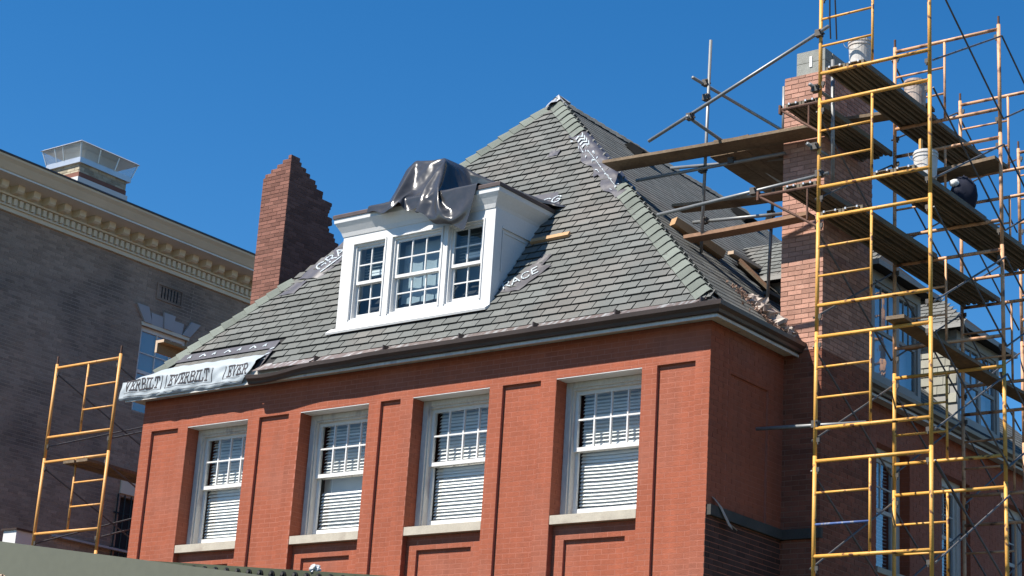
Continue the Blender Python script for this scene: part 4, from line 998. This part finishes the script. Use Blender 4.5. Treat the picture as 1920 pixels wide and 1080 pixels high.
# ================================================================ TUBE SCAFFOLD ON THE ROOF SIDE
tb = thing('pipe_scaffold', 'grey pipe and clamp scaffold bridging from the tower over the roof', 'scaffold', tuple(rp(-.66, .75)))
PIPES = [((-1.345, 1.84, zs(-1.345)+.02), (-1.30, 1.84, 13.17)), ((-1.53, .70, 11.25), (1.25, .62, 12.29)), ((-1.40, 1.55, 12.50), (-1.40, 4.1, 12.62)), ((-.86, .60, 11.45), (-.82, 3.5, 11.32)),
         ((-2.42, 1.75, 11.19), (.0, 1.75, 11.16)), ((-2.2, 2.3, 11.53), (.0, 2.3, 11.30)), ((-1.37, .75, 10.17), (1.2, .75, 10.31)), ((-1.55, 1.93, 10.47), (-.08, 1.93, 10.36)),
         ((-.72, 2.6, zs(-.72)+.02), (-.66, 2.6, 11.1)), ((-.10, 1.86, 11.45), (-.10, 1.86, 12.2)), ((.25, .73, 7.06), (1.76, .73, 7.0)), ((1.02, .55, 11.50), (1.12, .95, 11.42)), ((1.0, .55, 10.68), (1.1, 1.0, 10.62))]
for a, b in PIPES: MB().tube(a, b, .024, 10).build('pipe', 'galv', tb, smooth=True)
def clamp(c):
    c = V(c); MB().box(c.x-.045, c.x+.045, c.y-.04, c.y+.04, c.z-.045, c.z+.045).tube(c+V((.03, -.07, .02)), c+V((.03, .06, .02)), .012, 6).tube(c+V((-.07, 0, -.02)), c+V((.08, 0, -.02)), .012, 6).build('coupler', 'coupler', tb)
for c in ((-1.32, 1.80, 12.27), (-1.36, 1.84, 12.52), (-.86, .68, 11.47), (1.10, .64, 12.23), (-1.34, 1.80, 11.18), (-1.34, 1.89, 10.45), (.12, .75, 10.25), (1.10, .70, 10.3), (-.68, 2.58, 10.66), (1.06, .64, 11.46), (1.06, .65, 10.66), (1.10, .70, 7.03), (-.84, 1.75, 11.20)): clamp(c)
# hanging ropes inside the tower
for i, (dx, dy) in enumerate(((-.02, .30), (.02, .36))):
    pts = [(TX+dx+.02*math.sin(q*.9+i), TY+dy, 14.4-q*.3) for q in range(0, 8)]
    MB().path(pts, .011, 6).build('hanging_rope', 'rubber', label=('black rope hanging beside the tall yellow front post' if i == 0 else 'second black rope hanging just right of the first by the yellow post'), cat='rope')
pp = MB().tube((TX+.02, TY+.33, 10.25), (TX+.0, TY+.33, 12.0), .026, 8).build('vertical_pipe', 'galv', smooth=True, label='upright grey pipe just behind the front left yellow post', cat='pipe')

# ================================================================ PLANKS
def metal_plank(x0, x1, y0, y1, z, label, group='hooked scaffold decks'):
    t = thing('scaffold_deck', label, 'plank', ((x0+x1)/2, y0, z), group)
    n = 3; wdt = (x1-x0)
    MB().box(x0, x1, y0, y1, z+.035, z+.045, t=rnd(0, 1)).build('deck_sheet', 'deck', t)
    for s in (x0, x1-.035): MB().box(s, s+.035, y0, y1, z-.025, z+.034).build('side_rail', 'deck', t)
    for i in range(1, n): xx = lerp(x0, x1, i/n); MB().hexa([(xx-.035, y0+.03, z+.034), (xx+.035, y0+.03, z+.034), (xx+.035, y1-.03, z+.034), (xx-.035, y1-.03, z+.034), (xx-.02, y0+.03, z-.012), (xx+.02, y0+.03, z-.012), (xx+.02, y1-.03, z-.012), (xx-.02, y1-.03, z-.012)]).build('stiffener', 'deck', t)
    for y in (y0-.03, y1-.02):
        for xx in (x0+.05, x1-.08): MB().box(xx, xx+.022, y+.005, y+.04, z+.018, z+.044).build('hook', 'metal_sheet', t)
    return t
def wood_plank(p0, p1, width, th, label, mat_='plank', group='wooden scaffold planks', roll=0, name='wooden_plank'):
    a, b = V(p0), V(p1); d = (b-a).normalized(); s_ = d.cross(V((0, 0, 1))).normalized(); u_ = s_.cross(d)
    n = 6; mb = MB(); t0 = rnd(0, 1); P = []
    for i in range(n+1):
        c = a.lerp(b, i/n) + u_*(-.012*math.sin(math.pi*i/n)); P.append([c-s_*width/2-u_*th/2, c+s_*width/2-u_*th/2, c+s_*width/2+u_*th/2, c-s_*width/2+u_*th/2])
    for i in range(n):
        for q in range(4): mb.face([P[i][q], P[i][(q+1) % 4], P[i+1][(q+1) % 4], P[i+1][q]], 0, t0)
    mb.face(P[0][::-1], 0, t0); mb.face(P[n], 0, t0)
    return mb.build(name, mat_, label=label, cat='plank', group=group)
Y1, Y2, Y3 = TY, TY+TD, TY+2*TD
z0 = 11.682+.022
metal_plank(1.18, 1.46, Y1, Y2, z0, 'metal deck carrying the left foot of the topmost white bucket, front bay')
metal_plank(1.47, 1.72, Y1, Y2, z0, 'metal deck under the two upper buckets, front bay')
metal_plank(1.14, 1.42, Y2, Y3, z0, 'upper metal deck in second bay, nearer the roof')
metal_plank(1.43, 1.70, Y2, Y3, z0, 'upper metal deck in second bay, farther from the roof')
metal_plank(.60, .83, Y1, Y2, 11.31, 'metal deck on the upper side bracket, beside the chimney')
metal_plank(.84, 1.07, Y1, Y2, 11.31, 'metal deck on the upper side bracket, beside the yellow post')
metal_plank(1.86, 2.13, Y1, Y2, 10.137, 'middle metal deck below the lowest bucket, left one, front bay')
metal_plank(2.14, 2.42, Y1, Y2, 10.137, 'middle metal deck below the lowest bucket, right one, front bay')
metal_plank(1.84, 2.11, Y2, Y3, 10.137, 'middle metal deck in second bay behind the navy bundle, left one')
metal_plank(2.12, 2.40, Y2, Y3, 10.137, 'middle metal deck in second bay behind the navy bundle, right one')
metal_plank(1.13, 1.42, Y1, Y2, 9.73, 'lower metal deck hooked on front frame beside the left post')
metal_plank(1.43, 1.72, Y1, Y2, 9.73, 'lower metal deck hooked on front frame at its middle rail')
metal_plank(1.13, 1.40, Y2, Y3, 9.73, 'lower metal deck in second bay above the side dormers, left one')
metal_plank(1.41, 1.68, Y2, Y3, 9.73, 'lower metal deck in second bay above the side dormers, right one')
metal_plank(.60, .82, Y1, Y2, 10.165, 'metal deck on the lower side bracket next to chimney face')
metal_plank(.83, 1.06, Y1, Y2, 10.165, 'metal deck on the lower side bracket next to the yellow post')
wood_plank((.45, 2.45, 11.77), (1.75, 2.62, 11.80), .24, .045, 'wooden plank laid crosswise between the two upper metal decks')
wood_plank((1.55, Y3-.25, 11.0), (2.95, Y3-2.1, 10.93), .05, .05, 'thin board behind the navy bundle') if 0 else None
wood_plank((1.45, 2.88, 10.905), (2.62, 2.86, 10.93), .42, .045, 'wide wooden plank with a pale sawn edge above the navy bundle')
wood_plank((2.25, .50, 8.195), (2.18, 2.98, 8.195), .24, .045, 'single long board lying on the front yellow bar')
wood_plank((2.10, 2.62, 8.20), (2.15, 5.15, 8.20), .24, .045, 'single long board in second bay below the farther dormer eave')
wood_plank((1.20, Y2+.1, 8.56), (1.55, Y2+.1, 8.60), .12, .04, 'short wood offcut resting on a rear scaffold bar')
wood_plank((-2.80, 1.61, 11.435), (.74, 1.61, 11.335), .38, .042, 'wide plywood plank reaching from the tower to the roof hip')
for xx, yy, lab in ((-1.10, 3.4, 'dark plank running back from the wide plywood plank, farthest from the chimney'), (-.81, 3.4, 'dark plank running back from the wide plywood plank, second from the chimney gap'), (-.52, 3.4, 'dark plank running back from the wide plywood plank, third of four'), (-.23, 3.4, 'dark plank running back from the wide plywood plank, right beside the chimney')):
    wood_plank((xx, 1.83, 11.375), (xx, yy, 11.36), .28, .042, lab)
wood_plank((-1.0, 1.62, 11.44), (-.45, 1.62, 11.42), .20, .04, 'short board lying on the wide plywood plank')
wood_plank((-2.0, 2.2, 10.84), (-.20, 2.2, 10.74), .30, .042, 'plank crossing behind the light grey pipe above the right slope')
wood_plank((-1.42, 1.60, 10.10), (.50, 1.60, 10.13), .22, .05, 'reddish plank below the lower bracket leaning on the timber wedge', 'plank_red')
wood_plank((-11.25, -.3, 7.40), (-11.25, 3.2, 7.40), .26, .045, 'wooden plank on the left scaffold, nearer the house')
wood_plank((-11.56, -.3, 7.40), (-11.56, 3.2, 7.40), .26, .045, 'wooden plank on the left scaffold, nearer the dark building')

# ================================================================ BUCKETS AND OTHER SMALL THINGS
def bucket(c, label, mat_, tilt=0):
    t = thing('bucket', label, 'bucket', c, 'plastic buckets on the scaffold')
    MB().lathe(c, [(.0, .0), (.130, .0), (.135, .01), (.150, .29), (.158, .29), (.158, .315), (.150, .315), (.150, .335), (.160, .335), (.160, .350), (.150, .350), (.150, .375), (.142, .375), (.125, .03), (.0, .03)], 24).build('bucket_body', mat_, t, smooth=False, fix=False)
    h = MB(); pts = [(c[0]+.16*math.cos(a), c[1]-.165, c[2]+.345-.14*math.sin(a)) for a in [math.pi*i/10 for i in range(11)]]; h.path(pts, .004, 5); h.build('handle', 'galv', t)
    return t
bucket((1.55, .92, z0+.046), 'white plastic bucket on the topmost scaffold deck', 'bucket')
bucket((1.60, 2.42, z0+.046), 'mortar stained bucket beside the right yellow post near the cross plank', 'bucket_pink')
bk = bucket((2.30, 1.25, 10.137+.046), 'low bucket with a yellow level sticking out on the middle deck', 'bucket')
MB().box(2.22, 2.25, 1.22, 1.275, 10.25, 10.75).build('spirit_level', M and 'yellow', label='yellow spirit level standing in the low bucket', cat='spirit level')
nbag = thing('navy_bundle', 'dark navy cloth bundle on the middle deck under the wide plank', 'cloth bundle', (2.22, 2.55, 10.18))
lump((2.20, 2.60, 10.44), .17, .20, .26, 21, 22, 16, .16).build('cloth', 'navy', nbag, smooth=True, fix=False)
lump((2.16, 2.40, 10.56), .07, .05, .05, 4, 12, 8, .3).build('pale_patch', 'paper', nbag, smooth=True, fix=False)
for i, (c, lab) in enumerate((((.06, 1.35, 6.10), 'bent strip of pale flashing hanging on the shaded side wall'),)):
    s = MB(); P = [V((.012, .12, 6.10)), V((.07, .16, 6.02)), V((.10, .38, 5.78)), V((.05, .42, 5.84)), V((.07, .54, 5.80))]
    for a, b in zip(P[:-1], P[1:]): s.hexa([a, b, b+V((0, .09, -.03)), a+V((0, .09, -.03)), a+V((.006, 0, .006)), b+V((.006, 0, .006)), b+V((.006, .09, -.024)), a+V((.006, .09, -.024))])
    s.build('flashing_strip', 'rag', label=lab, cat='flashing')
MB().grid(10, 14, lambda u, v: (-.74+.09*u+.015*math.sin(v*9), 2.55+.02*math.sin(u*5+v*6), 10.42+lerp(0, .24, v)+.01*math.sin(u*8))).build('plastic_rag', 'poly', fix=False, label='pale plastic rag tied to the rear upright pipe', cat='rag')

# ================================================================ CONTAINER IN THE FOREGROUND
ct = thing('waste_container', 'olive green steel waste container in the lower left foreground', 'container', (4.2, -12.3, GZ))
def ctop(x): return 2.90-.1386*(x-4.196)               # the sloping top edge of its street side
def cwall(mb, x0, x1, y0, y1, d0=0., zb=GZ+.15):
    return mb.hexa([(x0, y0, zb), (x1, y0, zb), (x1, y1, zb), (x0, y1, zb), (x0, y0, ctop(x0)+d0), (x1, y0, ctop(x1)+d0), (x1, y1, ctop(x1)+d0), (x0, y1, ctop(x0)+d0)])
mb = MB(); cwall(mb, .6, 7.6, -13.5, -13.44); cwall(mb, .6, .66, -13.44, -11.2); cwall(mb, 7.54, 7.6, -13.44, -11.2); cwall(mb, .66, 7.54, -11.26, -11.2, -.4); mb.box(.66, 7.54, -13.44, -11.26, GZ+.15, GZ+.2)
mb.build('container_body', 'olive', ct)
for x in (1.0, 6.9): MB().tube((x, -13.3, GZ+.10), (x, -11.4, GZ+.10), .095, 14).build('roller', 'black', ct)
def rtop(x): return 2.93-.094*(x-4.5)
pr = MB().hexa([(4.0, -12.6, 2.3), (6.08, -12.6, 2.3), (6.08, -12.57, 2.3), (4.0, -12.57, 2.3), (4.0, -12.6, rtop(4.0)), (6.08, -12.6, rtop(6.08)), (6.08, -12.57, rtop(6.08)), (4.0, -12.57, rtop(4.0))]).build('perforated_rail', 'olive_dark', ct)
MB().hexa([(6.08, -12.6, 2.3), (6.30, -12.52, 2.3), (6.30, -12.49, 2.3), (6.08, -12.57, 2.3), (6.08, -12.6, rtop(6.08)), (6.30, -12.52, rtop(6.3)-.09), (6.30, -12.49, rtop(6.3)-.09), (6.08, -12.57, rtop(6.08))]).build('bent_rail_end', 'olive_dark', ct)
for i in range(24):
    for r_ in (0, 1):
        x = 4.1+i*.082+(.041 if r_ else 0); z = rtop(x)-.030-.045*r_
        MB().tube((x, -12.601, z), (x, -12.606, z), .020, 10).build('washer', 'black', pr); MB().tube((x+.003, -12.604, z+.004), (x+.003, -12.618, z+.004), .009, 6).build('bolt_head', 'coupler', pr)
mb = MB(); fn = lambda a, b_: V((a, -13.504, b_))
stroke(mb, [(3.0, ctop(3)-.33), (4.26, ctop(4.26)-.17), (4.34, ctop(4.34)-.20), (4.38, ctop(4.38)-.26), (4.38, ctop(4.38)-.8)], .016, fn)
mb.build('painted_outline', 'lumber_end', ct)
lump((5.53, -12.585, rtop(5.53)+.012), .028, .024, .018, 8, 13, 8, .8).build('crumpled_scrap', 'paper', label='small crumpled white scrap on the dark perforated rail', cat='scrap', fix=False)

# ================================================================ TREE BEYOND THE HOUSE
def tree(base, h, spread, label, seed, nleaf=9000):
    rr = random.Random(seed); t = thing('tree', label, 'tree', base); b = V(base); tr = MB(); tips = []
    p = b.copy(); r_ = .28
    for i in range(6):
        q = b+V((rr.uniform(-.2, .2), rr.uniform(-.2, .2), h*.55*(i+1)/6)); tr.tube(p, q, r_, 10, r2=r_*.88); p = q; r_ *= .88
        if i > 1:
            for k in range(4):
                a = rr.uniform(0, 6.28); e_ = q+V((math.cos(a), math.sin(a), rr.uniform(.4, 1.1)))*spread*rr.uniform(.45, .8); mid = q.lerp(e_, .5)+V((0, 0, .3))
                tr.tube(q, mid, r_*.5, 7, r2=r_*.3); tr.tube(mid, e_, r_*.3, 6, r2=.03); tips += [e_, mid, mid.lerp(e_, .5)]
    tr.build('trunk', 'bark', t)
    lf = MB()
    cl = [tp_+V((rr.gauss(0, .7), rr.gauss(0, .7), rr.gauss(.3, .7))) for tp_ in tips for _ in range(5)]
    for i in range(nleaf):
        c = rr.choice(cl)+V((rr.gauss(0, .42), rr.gauss(0, .42), rr.gauss(0, .36))); s = rr.uniform(.07, .14)
        d = V((rr.uniform(-1, 1), rr.uniform(-1, 1), rr.uniform(-.6, .6))).normalized(); e_ = d.orthogonal().normalized()
        e_ = (e_*math.cos(i)+d.cross(e_)*math.sin(i)); lf.face([c-d*s, c+e_*s*.5, c+d*s, c-e_*s*.5], 0, rr.uniform(0, 1))
    lf.build('crown', 'leaf', t, fix=False)
tree((-3.4, 22.5, GZ), 18.0, 3.9, 'green leafy tree behind the scaffold at the right edge', 5)
